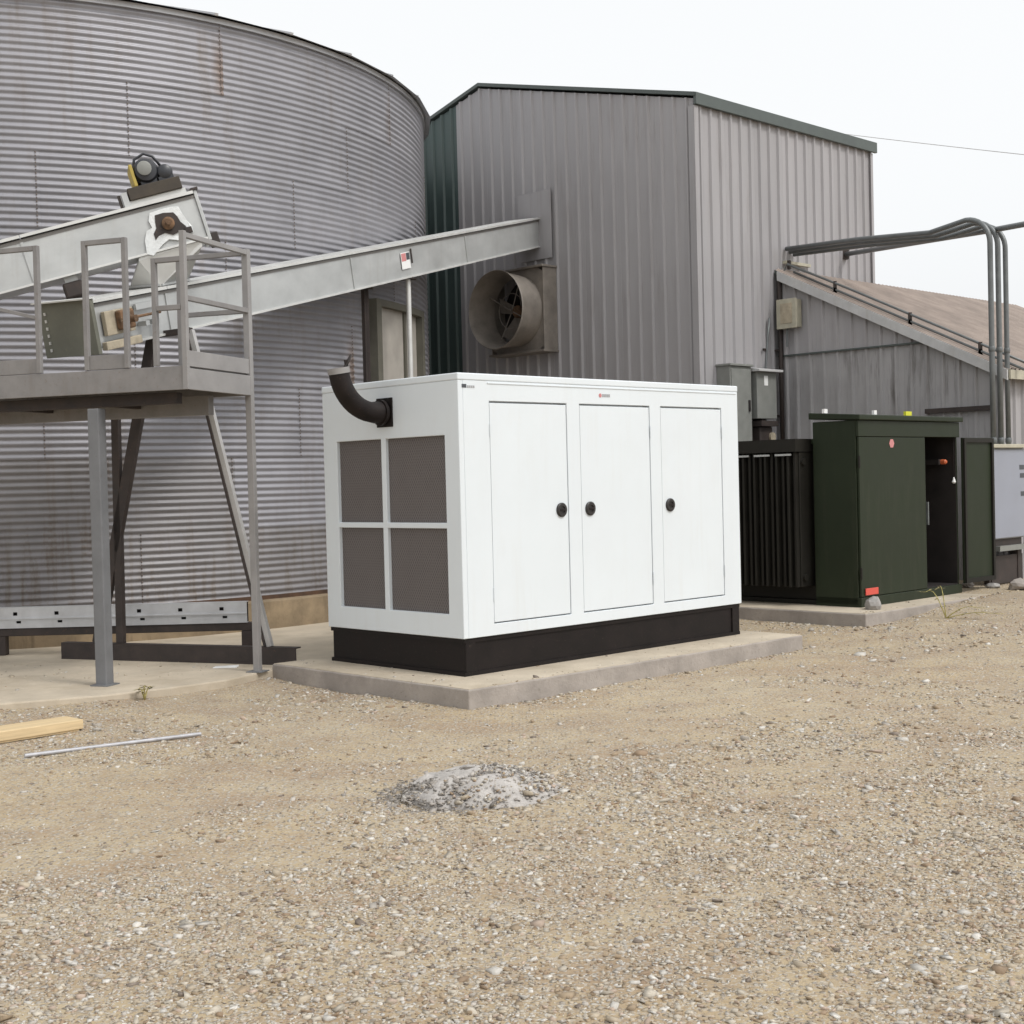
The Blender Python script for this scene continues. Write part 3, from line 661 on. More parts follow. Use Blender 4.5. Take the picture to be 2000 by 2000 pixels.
# ================================================================== PLATFORM
PC = Vector((-2.416, 10.474, 0)); PYAW = 1.238
pa = Vector((math.cos(PYAW), math.sin(PYAW), 0)); pb = Vector((-math.sin(PYAW), math.cos(PYAW), 0))
def PL(P): q = P-PC; return Vector((q.dot(pa), q.dot(pb), q.z))
def make_platform():
    t = thing('service_platform', 'grey steel service platform with railings on legs by the bin', 'platform', (PC.x, PC.y, ZA), PYAW)
    k = -ZA; ZD = 2.545; WA = 0.946; LB = 3.0
    box = lambda nm, a0, a1, b0, b1, z0, z1, m=M_steel, bv=0.003: MB().box(a0, a1, b0, b1, z0+k, z1+k).build(nm, m, t, bevel=bv)
    box('deck', 0.02, WA-.02, 0.02, LB, ZD-0.03, ZD-0.004)
    box('fascia', -0.01, 0.015, -0.015, LB, 2.36, 2.54); box('fascia', 0.016, WA, -0.015, 0.010, 2.36, 2.52, M_toe)
    box('fascia', WA-.02, WA+.0, 0.011, LB, 2.36, 2.54)
    box('under_beam', 0.62, 0.70, 0.20, LB, 2.20, 2.356, M_steel); box('under_beam', 0.16, 0.24, 0.20, LB, 2.27, 2.356, M_darksteel)  # front beam takes the dark steel to paint the shade under the deck
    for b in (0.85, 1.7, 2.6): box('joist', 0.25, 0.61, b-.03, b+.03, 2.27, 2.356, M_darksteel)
    # toe boards
    box('toe_board', 0.03, WA-.02, -0.008, 0.006, 2.535, 2.655, M_toe)
    box('toe_board', -0.005, 0.008, 0.53, 0.87, 2.545, 2.655); box('toe_board', -0.005, 0.008, 1.33, LB, 2.545, 2.66)
    # posts and rails: 38 mm square tube
    s = 0.019
    post = lambda a, b, z0, z1, r=s, m=M_steel: MB().box(a-r, a+r, b-r, b+r, z0+k, z1+k).build('rail_post', m, t, bevel=0.003)
    rail = lambda p, q, r=2*s, m=M_steel: MB().bar((p[0],p[1],p[2]+k), (q[0],q[1],q[2]+k), r, r).build('rail', m, t, bevel=0.003)
    ZR = 3.54
    post(0, 0.005, 2.36, ZR+0.01, 0.021, M_toe); post(0, 0.26, ZD, 3.36); post(0, 0.517, ZD, ZR); post(0, 0.878, ZD, ZR); post(0, 1.322, ZD, ZR); post(0, 2.6, ZD, ZR)
    rail((0, .537, ZR-.019), (0, .858, ZR-.019)); rail((0, 1.342, ZR-.019), (0, 2.58, ZR-.019)); rail((0, .025, 3.341), (0, .24, 3.341)); rail((0, .03, 2.98), (0, .24, 2.98))
    rail((0, 1.342, 2.98), (0, 2.58, 3.30), 0.028)
    rail((.021, 0.005, ZR-.019), (WA-.02, 0.005, ZR-.019), 2*s, M_toe); rail((.021, 0.005, 3.05), (WA-.02, 0.005, 3.05))
    rail((WA, .03, ZR-.019), (WA, .62, ZR-.019)); rail((WA, .03, 3.05), (WA, .62, 3.05)); post(WA, .64, ZD, ZR)
    # legs
    MB().box(0.0, 0.10, 0.80, 0.90, 0, 2.25+k).build('leg', M_steel2, t, bevel=0.008)
    MB().box(-0.03, 0.13, 0.77, 0.93, 0, 0.010).build('foot_plate', M_steel2, t)
    MB().box(WA-.028, WA+.028, -.018, .038, 0, ZR+.01+k).build('leg', M_toe, t, bevel=0.005)
    MB().box(WA-.07, WA+.07, -.06, .08, 0, 0.008).build('foot_plate', M_steel2, t)
    MB().box(0.0, 0.10, 2.55, 2.65, 0, 2.25+k).build('leg', M_steel2, t, bevel=0.008)
    return t
make_platform()

# ================================================================== CONVEYORS
def trough(t, x0, x1, wd, ht, joints, m=M_galv):
    """enclosed drag conveyor: sides, bottom, lid, flanges; origin on the near top edge, y<0 is the far side -> here near side at y=0"""
    xs = [x0]+joints+[x1]
    for a, b in zip(xs[:-1], xs[1:]):
        MB().box(a+.003, b-.003, 0.0, 0.012, -ht, -0.035).build('side_panel', m, t)
        MB().box(a+.003, b-.003, wd-.012, wd, -ht, -0.035).build('side_panel', m, t)
        MB().box(a+.003, b-.003, 0.012, wd-.012, -ht, -ht+.012).build('bottom_panel', m, t)
        MB().box(a+.003, b-.003, -0.034, wd+.034, -0.016, 0.0).box(a+.003, b-.003, -0.034, -0.028, -0.026, -0.016).build('lid_panel', M_galvlid, t)
    MB().box(x0, x1, -0.008, -0.001, -0.060, -0.035).build('top_flange', mat('lid_shadow_flange', (0.20,0.19,0.18), 0.6, metal=0.2, var=0.15), t)  # flange colour darkened to paint a shadow gap beneath the lid
    MB().box(x0, x1, -0.022, -0.001, -ht-.006, -ht+.012).build('bottom_flange', M_galvlid, t)
    for j in joints: MB().box(j-.012, j+.012, -0.012, -0.0012, -ht+.013, -0.061).build('joint_flange', M_galv, t)
LOWER = {}
def lower_conveyor():
    P1 = aty(490, 528, 13.41); P2 = aty(1051.5, 424.4, 20.0); D = (P2-P1).normalized()
    s_wall = ((W(U0-0.03, 0)-P1).dot(A))/D.dot(A); s0 = (11.30-13.41)/D.y
    M = frame(P1+D*s0, D); ht, wd = 0.42*math.cos(math.asin(D.z)), 0.40; Lc = s_wall-s0
    t = thing('lower_conveyor', 'long galvanised conveyor rising past the bin to the tall wall', 'conveyor', M=M)
    LOWER.update(M=M, P=P1+D*s0, D=D, ht=ht, wd=wd, s0=s0)
    js = [1.05, 3.0]
    # pixel 682 joint
    x = 2.0
    for _ in range(40):
        q = M @ Vector((x, 0, 0)); d = q-CAM; px = 1000+FPX*d.dot(RT)/d.dot(FW); x += (682-px)*0.01
    js = [1.0, x, (x+Lc)/2+0.2]
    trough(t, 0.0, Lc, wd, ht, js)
    # tail end plate with bolted rim
    e = MB().box(-0.045, -0.001, -0.05, wd+.10, -ht-.03, 0.012).build('tail_plate', M_tail, t, bevel=0.004)
    MB().box(-0.10, 0.02, -0.06, wd+.11, 0.0125, 0.024).build('tail_hood', M_galvlid, t)
    for q in range(6): MB().box(-.056, -.0455, wd+.020, wd+.036, -ht+.02+q*.06, -ht+.045+q*.06).build('tail_bolt', M_galvlid, e)
    # rusty take-up bearing and chain guard on the near side of the tail
    MB().box(0.10, 0.46, -0.055, -0.013, -ht+.10, -0.11).build('take_up_frame', M_tan, t, bevel=0.006)
    MB().box(0.04, 0.50, -0.075, -0.024, -ht-.012, -ht+.055).build('take_up_rail', M_tan, t, bevel=0.006)
    MB().box(0.22, 0.40, -0.12, -0.056, -ht+.13, -ht+.29).build('bearing_block', M_rust, t, bevel=0.015)
    MB().tube([(0.31, -0.20, -ht+.21), (0.31, -0.03, -ht+.21)], 0.03, 14).build('shaft', M_rust, t, auto=0.7)
    MB().tube([(0.40, -0.088, -ht+.21), (0.78, -0.088, -ht+.21)], 0.012, 8).build('take_up_screw', M_rust, t)
    for q in (0.55, 0.70): MB().box(q, q+.05, -0.10, -0.013, -ht+.12, -ht+.16).build('bracket', M_galv, t)
    MB().box(0.53, 0.80, -.04, -.013, -ht+.26, -ht+.31).build('bracket', M_galv, t)
    # warning decal: white plate with red and dark print
    x = 4.0
    for _ in range(60):
        q = M @ Vector((x, 0, -ht/2)); d = q-CAM; px = 1000+FPX*d.dot(RT)/d.dot(FW); x += (791-px)*0.01
    dl = MB().box(x-.12, x+.10, -.016, -.0125, -ht*.5-.10, -ht*.5+.09).build('warning_decal', M_paper, t)
    MB().box(x-.11, x+.0, -.018, -.0162, -ht*.5-.01, -ht*.5+.08).build('decal_print', M_pink, dl)
    MB().box(x+.01, x+.09, -.018, -.0162, -ht*.5+.0, -ht*.5+.08).build('decal_print', M_ink, dl)
    MB().box(x+.13, x+.15, -.024, -.0125, -ht*.5-.05, -ht*.5+.12).build('decal_bracket', M_darksteel, t)
    return t
lower_conveyor()
UPPER = {}
def upper_conveyor():
    Q1 = aty(0, 470, 11.75); Q2 = aty(376, 373, 12.20); D = (Q2-Q1).normalized()
    M = frame(Q2, D); L0 = -(Q2-Q1).length
    t = thing('upper_conveyor', 'short upper galvanised conveyor with a motor on its head end', 'conveyor', M=M)
    ht, wd = 0.425, 0.36
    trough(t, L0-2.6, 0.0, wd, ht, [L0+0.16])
    UPPER.update(M=M, D=D, ht=ht, wd=wd)
    MB().box(0.0, 0.03, -0.02, wd+.02, -ht-.02, 0.0).build('head_plate', M_galv, t, bevel=0.004)
    MB().box(-0.02, 0.045, -0.035, wd+.03, 0.001, 0.022).build('head_cap', M_darksteel, t)
    Mi = M.inverted()
    def pxl(x, y): p = atpl(x, y, Q2, M.to_3x3() @ Vector((0,1,0))); return Mi @ p
    # drive base: riser and dark channel
    a = pxl(250, 395); b = pxl(362, 366)
    MB().box(a.x-.02, b.x, 0.02, wd-.02, 0.001, 0.05).build('motor_riser', M_galvlid, t, bevel=0.003)
    c0 = pxl(258, 380).x; c1 = pxl(352, 352).x
    pl = MB().box(c0-.03, c1, -0.01, wd+.03, 0.05, 0.155).build('motor_base', mat('motor_base_brown', (0.045,0.035,0.024), 0.6, var=0.3, vscale=8), t, bevel=0.006)
    MB().box(c0-.09, c0-.04, 0.0, wd, 0.0, 0.13).build('base_bracket', M_galv, t)
    MB().box(c0-.125, c0-.10, 0.02, 0.05, -0.01, 0.12).build('base_bolt', M_darksteel, t)
    mx = pxl(284, 330); mz = mx.z
    MB().lathe([(0.04,-.01),(0.09,0.0),(0.105,0.03),(0.105,0.30),(0.09,0.34),(0.04,0.35)], (mx.x, 0.0, 0.272), (0,1,0), 28).build('motor', M_motor, t, auto=0.5)
    for q in range(7): MB().lathe([(0.112,0.06+q*.032),(0.112,0.066+q*.032)], (mx.x, 0.0, 0.272), (0,1,0), 28).build('cooling_fin', M_motor, t)
    MB().lathe([(0.05,-.035),(0.062,-.03),(0.062,-.012),(0.05,-.012)], (mx.x-.01, 0.0, 0.285), (0,1,0), 18).build('motor_cap', M_util, t, auto=0.6)
    m2 = pxl(321, 330).x
    MB().lathe([(0.03,-.015),(0.06,0.0),(0.068,0.02),(0.068,0.24),(0.03,0.25)], (m2, 0.02, 0.225), (0,1,0), 22).build('gearbox', M_motor, t, auto=0.5)
    MB().box(m2-.07, m2+.06, 0.02, 0.24, 0.1555, 0.19).build('gearbox_foot', M_motor, t)
    MB().box(mx.x-.07, mx.x+.07, 0.03, 0.30, 0.1555, 0.19).build('motor_foot', M_motor, t)
    y0 = pxl(255, 330).x
    MB().box(y0-.012, y0+.018, 0.0, 0.34, 0.1555, 0.35).build('belt_guard', M_yellow, t, bevel=0.008)
    MB().tube([(mx.x-.10, .1, .30), (mx.x-.06, .1, .40), (mx.x+.03, .1, .43), (mx.x+.10, .1, .39), (mx.x+.14, .1, .30)], 0.012, 8).build('power_cable', M_motor, t, smooth=True)
    # torn bright sheet round the head shaft opening (outline from the photograph, laid on the side plate)
    out = [(292,417),(312,410),(333,405),(348,404),(356,418),(364,430),(374,441),(378,455),(371,452),(366,462),(348,470),(330,468),(318,478),(300,500),(287,497),(283,470),(286,452),(297,446),(290,432)]
    hole = [(302,422),(318,417),(338,416),(346,424),(352,434),(362,442),(367,449),(352,453),(338,460),(322,456),(310,462),(304,470),(300,458),(305,447),(303,436)]
    so_ = [pxl(*p) for p in out]; ho = [pxl(*p) for p in hole]
    mb = MB(); n = len(so_); r = random.Random(3)
    mb.add([(p.x, -0.016-r.uniform(0,.012), p.z) for p in so_] + [(p.x, -0.0135, p.z) for p in so_], [tuple(range(n)), tuple(range(n, 2*n))[::-1]] + [(i, (i+1)%n, n+(i+1)%n, n+i) for i in range(n)])
    fo = mb.build('torn_sheet', M_foil, t)
    mb = MB(); n = len(ho)
    mb.add([(p.x, -0.031, p.z) for p in ho] + [(p.x, -0.029, p.z) for p in ho], [tuple(range(n)), tuple(range(n, 2*n))[::-1]] + [(i, (i+1)%n, n+(i+1)%n, n+i) for i in range(n)])
    mb.build('dark_opening', M_darksteel, fo)
    c = pxl(328, 438)
    MB().lathe([(0.055,0.032),(0.055,0.06),(0.035,0.075),(0.022,0.075),(0.022,0.11)], (c.x, 0, c.z), (0,-1,0), 18).build('shaft_bearing', M_rust, fo, auto=0.6)
    c = pxl(368, 451); MB().box(c.x-.03, c.x+.03, -.06, -.032, c.z-.025, c.z+.025).build('bearing_bolt', M_darksteel, fo)
    # little motor hung below and the dark bearing at the very end
    c = pxl(140, 553)
    MB().box(c.x-.08, c.x+.09, 0.02, 0.22, -ht-.19, -ht-.05).build('hanging_gearbox', M_darksteel, t, bevel=0.02)
    MB().box(c.x-.05, c.x+.06, 0.05, 0.18, -ht-.05, -ht-.0005).build('hanger', M_galv, t)
    c = pxl(392, 470); MB().box(0.031, 0.10, 0.03, 0.22, c.z-.06, c.z+.05).build('end_bearing', M_darksteel, t, bevel=0.01)
    return t
upper_conveyor()
def spout():
    """square chute from the upper head down into the lower conveyor"""
    M, ht, wd = UPPER['M'], UPPER['ht'], UPPER['wd']; MLi = LOWER['M'].inverted()
    # top corners under the upper trough, bottom corners on the lower lid
    x0, x1 = -0.62, -0.06
    top = [M @ Vector((x, y, -ht-.008)) for x, y in ((x0, .0), (x1, .0), (x1, wd), (x0, wd))]
    cx = sum(((MLi @ p).x for p in top))/4; wl_ = LOWER['wd']
    t = thing('discharge_spout', 'pale sheet-metal discharge spout between the two conveyors', 'spout', sum(top, Vector())/4)
    inv = Matrix.Translation(-(sum(top, Vector())/4))
    mk = lambda xx, yy: LOWER['M'] @ Vector((xx, yy, 0.004))
    cand = [mk(cx-.20, .03), mk(cx+.20, .03), mk(cx+.20, wl_-.03), mk(cx-.20, wl_-.03)]
    # order the lower corners to suit the upper ones
    best = min(range(4), key=lambda r: sum((cand[(i+r)%4]-top[i]).length for i in range(4)))
    bot = [cand[(i+best)%4] for i in range(4)]
    mid = [top[i].lerp(bot[i], 0.30) + Vector((0,0,0)) for i in range(4)]
    T = [inv @ p for p in top]; Bt = [inv @ p for p in bot]; Md = [Vector((T[i].x, T[i].y, T[i].z*0.6+Md_.z*0.4)) for i, Md_ in enumerate([inv @ p for p in mid])]
    for i in range(4):
        j = (i+1) % 4
        mb = MB(); q = [Bt[i], Bt[j], Md[j], Md[i], T[i], T[j]]
        nrm = (q[1]-q[0]).cross(q[2]-q[0]).normalized()*0.006
        P = [Bt[i], Bt[j], Md[j], T[j], T[i], Md[i]]
        mb.add(P+[p-nrm for p in P], [tuple(range(6)), tuple(range(6,12))[::-1]] + [(k, (k+1)%6, 6+(k+1)%6, 6+k) for k in range(6)])
        mb.build('spout_side', M_galvlid if i == 0 else M_galv, t)
    f = MB(); c = [p+Vector((0,0,.012)) for p in Bt]
    for i in range(4): f.bar(c[i], c[(i+1)%4], 0.05, 0.02)
    f.build('inlet_flange', M_galv, t)
    return t
spout()

# A-frame under the lower conveyor, standing on a sill beam
def a_frame():
    bl = atz(120, 1287, ZA); br = atz(578, 1300, ZA); d = (br-bl).normalized(); n = Vector((-d.y, d.x, 0))
    if n.y < 0: n = -n
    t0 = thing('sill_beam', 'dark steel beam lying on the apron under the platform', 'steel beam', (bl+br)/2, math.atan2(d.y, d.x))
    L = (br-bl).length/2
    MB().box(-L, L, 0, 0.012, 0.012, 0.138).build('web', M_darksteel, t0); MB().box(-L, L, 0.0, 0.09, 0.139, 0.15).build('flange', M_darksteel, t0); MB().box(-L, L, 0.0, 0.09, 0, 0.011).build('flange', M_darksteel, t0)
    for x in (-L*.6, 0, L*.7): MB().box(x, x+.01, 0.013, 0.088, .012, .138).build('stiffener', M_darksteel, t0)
    org = (bl+br)/2 + n*0.045; zb = ZA+0.15
    pl = lambda x, y: atpl(x, y, org, n)
    t = thing('conveyor_a_frame', 'splayed steel A-frame legs holding up the lower conveyor', 'support frame', (org.x, org.y, zb))
    inv = Matrix.Translation(-Vector((org.x, org.y, zb)))
    def foot(x): p = pl(x, 1262); p.z = zb; return p
    def legbar(p, q, wd, ht, m, nm='leg'):
        p = inv @ p; q = inv @ q; MB().bar(p, q, wd, ht, up=n).build(nm, m, t, bevel=0.003)
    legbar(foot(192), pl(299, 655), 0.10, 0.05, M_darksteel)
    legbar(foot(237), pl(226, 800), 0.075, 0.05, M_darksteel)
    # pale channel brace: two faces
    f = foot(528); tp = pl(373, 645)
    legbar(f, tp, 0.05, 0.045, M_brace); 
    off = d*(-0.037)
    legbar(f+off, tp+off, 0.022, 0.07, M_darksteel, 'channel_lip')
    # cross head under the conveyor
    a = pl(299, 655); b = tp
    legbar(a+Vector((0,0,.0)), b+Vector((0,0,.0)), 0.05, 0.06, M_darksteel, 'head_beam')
    return t
a_frame()

# slender posts under the lower conveyor further along
def conveyor_posts():
    M, ht = LOWER['M'], LOWER['ht']
    for px, r, mtl, lab, off in ((797, 0.030, M_galvlid, 'thin white pipe post holding up the long conveyor', 0.05), (712, 0.042, M_darksteel, 'dark rusty post under the long conveyor by the bin door', 0.15)):
        x = 3.0
        for _ in range(60):
            q = M @ Vector((x, off, -ht)); dd = q-CAM; p = 1000+FPX*dd.dot(RT)/dd.dot(FW); x += (px-p)*0.01
        q = M @ Vector((x, off, -ht-.006)); zg = ZA if uvof(q)[0] < 3.7 else gz(q.x, q.y)-0.01
        t = thing('conveyor_post', lab, 'support post', (q.x, q.y, zg))
        if r < 0.035: MB().tube([(0,0,0),(0,0,q.z-zg-.02)], r, 14).build('pipe', mtl, t, auto=0.8)
        else: MB().box(-r, r, -.006, .006, 0, q.z-zg-.02).box(-.006, .006, -r, r, 0, q.z-zg-.02).build('angle_post', mtl, t)
        MB().box(-.08,.08,-.08,.08,0,.012).build('base_plate', M_darksteel, t); MB().box(-.09,.09,-.06,.06,q.z-zg-.025,q.z-zg-.004).build('saddle', M_darksteel, t)
conveyor_posts()

# long galvanised channel with slotted holes, on a dark timber against the bin foundation
def slotted_channel():
    a = aty(-160, 1226, 12.95); b = aty(483, 1222, 12.95); zc = (a.z+b.z)/2
    # keep it a little in front of the foundation: lay on the apron line that touches the ring tangent
    d = b-a; d.z = 0; d.normalize(); n = Vector((-d.y, d.x, 0)); n = n if n.y > 0 else -n
    L = (b-a).length; mid = (a+b)/2
    t = thing('slotted_channel', 'long galvanised channel with slotted holes lying before the bin', 'metal channel', (mid.x, mid.y, zc), math.atan2(d.y, d.x))
    tmp = MB(); holes = []; x = -L/2+0.12
    while x < L/2-.08:
        holes.append((x, x+.040, .118, .150)); holes.append((x+.028, x+.072, .045, .068)); x += 0.385
    plate_holes(tmp, -L/2, L/2, 0.0, 0.19, holes, 0.0, 0.006)
    s = MB(); s.v = [(y, x, z) for x, y, z in tmp.v]; s.f = tmp.f
    mg = mat('bright_galvanised', (0.52, 0.53, 0.55), 0.4, metal=0.4, var=0.12, vscale=6)
    s.build('web', mg, t)
    MB().box(-L/2, L/2, -0.012, -0.0005, 0.083, 0.095).build('web_rib', mg, t); MB().box(-L/2, L/2, 0.0, 0.08, 0.1905, 0.197).build('flange', mg, t); MB().box(-L/2, L/2, 0.0065, 0.08, 0.0, 0.006).build('flange', mg, t)
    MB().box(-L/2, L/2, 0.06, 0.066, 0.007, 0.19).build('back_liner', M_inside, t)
    zt = zc-ZA
    tm = thing('timber_bearer', 'dark timber bearer under the slotted channel', 'timber', (mid.x+d.x*0.3, mid.y+d.y*0.3, ZA), math.atan2(d.y, d.x))
    MB().box(-1.2, L/2-0.22, 0.01, 0.11, zt-.075, zt-0.001).build('beam', M_darksteel, tm, bevel=0.006)
    for q in (-1.15, L/2-.36): MB().box(q, q+.12, 0.012, 0.108, 0, zt-.076).build('block', M_darksteel, tm, bevel=0.006)
slotted_channel()

# ================================================================== TRANSFORMER
def make_transformer():
    u0, v0 = 5.536, 0.039
    t = thing('transformer', 'dark green pad transformer with its right door standing open', 'transformer', W(u0, v0, ZT), YAW)
    H = 1.93; LF = 2.10; DP = 0.55; dm = 1.345
    box = lambda nm, *b, m=M_green, bv=0.006, par=t: MB().box(*b).build(nm, m, par, bevel=bv)
    # cabinet shell
    box('side_plate', 0, 0.03, 0.035, DP, 0.02, H); box('side_plate', LF-.03, LF, 0.035, DP, 0.02, H); box('back_plate', 0.031, LF-.031, DP-.03, DP, 0.02, H, m=M_inside)
    box('sill', 0.0, LF, 0.0, DP, 0, 0.10); box('centre_post', dm, dm+.05, 0.035, 0.10, 0.101, H-.001); box('compartment_divider', dm+.01, dm+.03, 0.101, DP-.031, 0.101, H-.02, m=M_inside)
    lid = MB().hexa([(-.03,-.035,H),(LF+.03,-.035,H),(LF+.03,DP+.03,H+.03),(-.03,DP+.03,H+.03)], [(-.03,-.035,H+.055),(LF+.03,-.035,H+.055),(LF+.03,DP+.03,H+.10),(-.03,DP+.03,H+.10)]).build('lid', M_green, t, bevel=0.010)
    box('header', 0.0, LF, 0.0, 0.034, H-.17, H-.001)
    d = box('door', 0.012, dm-.004, 0.004, 0.030, 0.105, H-.175)
    for z in (0.35, 1.5): MB().tube([(0.008,0.0,z-.06),(0.008,0.0,z+.06)], 0.012, 8).build('hinge', M_greendk, d)
    p = atpl(1742, 866, W(u0, v0), B); x = (p-W(u0, v0)).dot(A)
    MB().lathe([(0.05,0),(0.05,0.002)], (x, 0.003, p.z-ZT), (0,-1,0), 6).build('warning_sticker', M_pink, d)
    p = atpl(1700, 1155, W(u0, v0), B); x = (p-W(u0, v0)).dot(A)
    MB().box(x-.10, x+.14, -.012, -.001, p.z-ZT-.035, p.z-ZT+.035).build('red_label', M_red, t, bevel=0.003)
    # open door, hinged at the right end, swung out
    hx, a = LF-.02, math.radians(-1.5)
    Md = Matrix.Translation((hx+.02, -0.01, 0)) @ rotz(a)
    od = MB(); q = 0.66
    od.add([tuple(Md @ Vector(v_)) for v_ in ((0,-.026,.105),(q,-.026,.105),(q,0,.105),(0,0,.105),(0,-.026,H-.175),(q,-.026,H-.175),(q,0,H-.175),(0,0,H-.175))], [(0,3,2,1),(4,5,6,7),(0,1,5,4),(1,2,6,5),(2,3,7,6),(3,0,4,7)])
    dd = od.build('open_door', M_green, t, bevel=0.005); dd['label'] = 'right door swung open'
    fr = MB()
    for b in ((0.0,.04,-.05,-.027,.11,H-.18),(q-.04,q,-.05,-.027,.11,H-.18),(.041,q-.041,-.05,-.027,.11,.16),(.041,q-.041,-.05,-.027,H-.23,H-.18)):
        o = len(fr.v); fr.box(*b)
        for i in range(o, len(fr.v)): fr.v[i] = tuple(Md @ Vector(fr.v[i]))
    fr.build('door_stiffener', M_greendk, dd)
    box('bay_shade_liner', LF-.036, LF-.0305, 0.036, DP-.032, 0.101, H-.02, m=M_inside, bv=0); box('bay_shade_floor', dm+.051, LF-.037, 0.036, DP-.032, 0.1005, 0.11, m=M_inside, bv=0)  # near-black liner and floor added to paint the open bay's shade
    # things inside the open half: bushings, cables, bright handle, orange cap
    for i, xx in enumerate((1.50, 1.68, 1.86)):
        b = MB().lathe([(0.05,0),(0.05,.05),(0.03,.08),(0.03,.16)], (xx, DP-.035, 1.25), (0,-1,0), 14).build('bushing', M_inside, t, auto=0.6)
        MB().tube([(xx, DP-.17, 1.25), (xx+.01, DP-.20, 1.05), (xx, DP-.18, .6), (xx-.01, DP-.15, .11)], 0.022, 10).build('cable', M_latch, t, smooth=True)
    p = atpl(1845, 902, W(u0, v0+0.12), B); x = (p-W(u0, v0)).dot(A)
    MB().lathe([(0.028,0),(0.028,.05),(0.015,.065)], (x, 0.16, p.z-ZT), (0,-1,0), 12).build('orange_cap', M_orange, t, auto=0.6)
    MB().box(x-.06, x+.06, 0.161, DP-.031, p.z-ZT-.03, p.z-ZT+.03).build('cap_bracket', M_inside, t)
    p = atpl(1863, 938, W(u0, v0+0.05), B); x = (p-W(u0, v0)).dot(A)
    MB().lathe([(0.005,-.035),(0.024,.02),(0.012,.035)], (x, 0.05, p.z-ZT), (0,0,-1), 10).build('white_tag', M_paper, t)
    MB().bar((x, .05, p.z-ZT+.03), (x, .05, H-.18), .008, .008).build('tag_cord', M_latch, t)
    p = atpl(1815, 935, W(u0, v0-.01), B); x = (p-W(u0, v0)).dot(A)
    MB().box(dm+.012, dm+.03, -.01, .034, .80, 1.05).build('latch_bar', M_pipe, t)
    # lid details
    for px, py, m_, w_ in ((1627, 808, M_paper, .03), (1715, 806, M_paper, .025), (1780, 809, M_ltyellow, .06)):
        if px < 1683: xx, yy = 0.0, 0.38
        else: xx, yy = (atpl(px, py, W(u0, v0), B)-W(u0, v0)).dot(A), 0.03
        zz = H+.056+ (yy+.035)*0.075
        MB().box(xx-w_, xx+w_, yy, yy+.03, zz, zz+.045).build('lid_tag', m_, lid)
    # tank and radiator fins behind
    box('tank', 0.10, LF-.05, DP+.001, 1.75, 0.05, 1.70, m=M_greendk); box('tank_top', 0.06, LF-.02, DP+.032, 1.80, 1.7005, 1.76, m=M_green)
    box('tank_base', 0.06, LF, DP+.001, 1.78, 0, 0.049, m=M_greendk)
    box('radiator_body', -0.15, 0.098, DP+.07, 1.74, 0.20, 1.62, m=M_greendk)
    for i in range(16):
        v = DP+.10+i*0.072
        box('radiator_fin', -0.20-.02*(i%2), -.1505, v-.014, v+.014, 0.20, 1.62, m=M_greendk, bv=0.004)
    for z in (0.30, 1.52):
        MB().tube([(-.10, DP+.04, z), (-.10, 1.70, z)], 0.035, 12).build('radiator_header', M_greendk, t, auto=0.7)
    MB().box(-.235, .095, DP+.06, 1.72, 1.625, 1.76).build('radiator_cap', M_greendk, t)
    for q in range(4): MB().box(-.236, -.222, DP+.12+q*.27, DP+.32+q*.27, 1.585, 1.605).build('fin_tie_bar', M_galv, t)
    return t
make_transformer()

# ================================================================== CABINET, CONDUITS, BOXES
def grey_cabinet():
    u, v = 8.43, 0.085; Lc, Dc = 0.85, 0.128; zb, ztp = 0.78, 1.86
    g = gz(W(u+.4, v).x, W(u+.4, v).y)
    t = thing('electrical_cabinet', 'pale grey electrical cabinet on a dark stand at the right edge', 'electrical cabinet', W(u, v, g), YAW)
    k = -g
    MB().box(0, Lc, 0.001, Dc, zb+k, ztp+k).build('body', M_cabedge, t, bevel=0.004)
    d = MB().box(0.012, Lc-.012, -0.022, 0.0, zb+.012+k, ztp-.02+k).build('door', M_cab, t, bevel=0.004)
    MB().box(-0.03, Lc+.03, -0.06, Dc+.005, ztp+k+.0005, ztp+.045+k).build('drip_cap', M_beige, t, bevel=0.006)
    # partly legible lettering at the right: dark strokes
    for i, z in enumerate((1.60, 1.50, 1.28)): MB().box(0.70+0.012*i, 0.82, -.0245, -.0222, z+k, z+.055+k).build('lettering', M_ink, d)
    MB().box(0.04, Lc-.04, 0.02, Dc-.01, zb-.12+k, zb-.0005+k).build('stand_rail', M_darksteel, t)
    MB().box(0.10, Lc, -.06, 0.0, zb-.14+k, zb-.08+k).build('front_rail', M_util, t)
    for x in (0.04, Lc-.14): MB().box(x, x+.10, 0.02, Dc-.01, 0, zb-.121+k).build('stand_leg', M_darksteel, t)
    MB().box(0.0, Lc, 0.03, 0.06, 0.0, zb-.20+k).build('skirt_board', M_darksteel, t)
    return u, v, ztp+.045
cu, cv, czt = grey_cabinet()
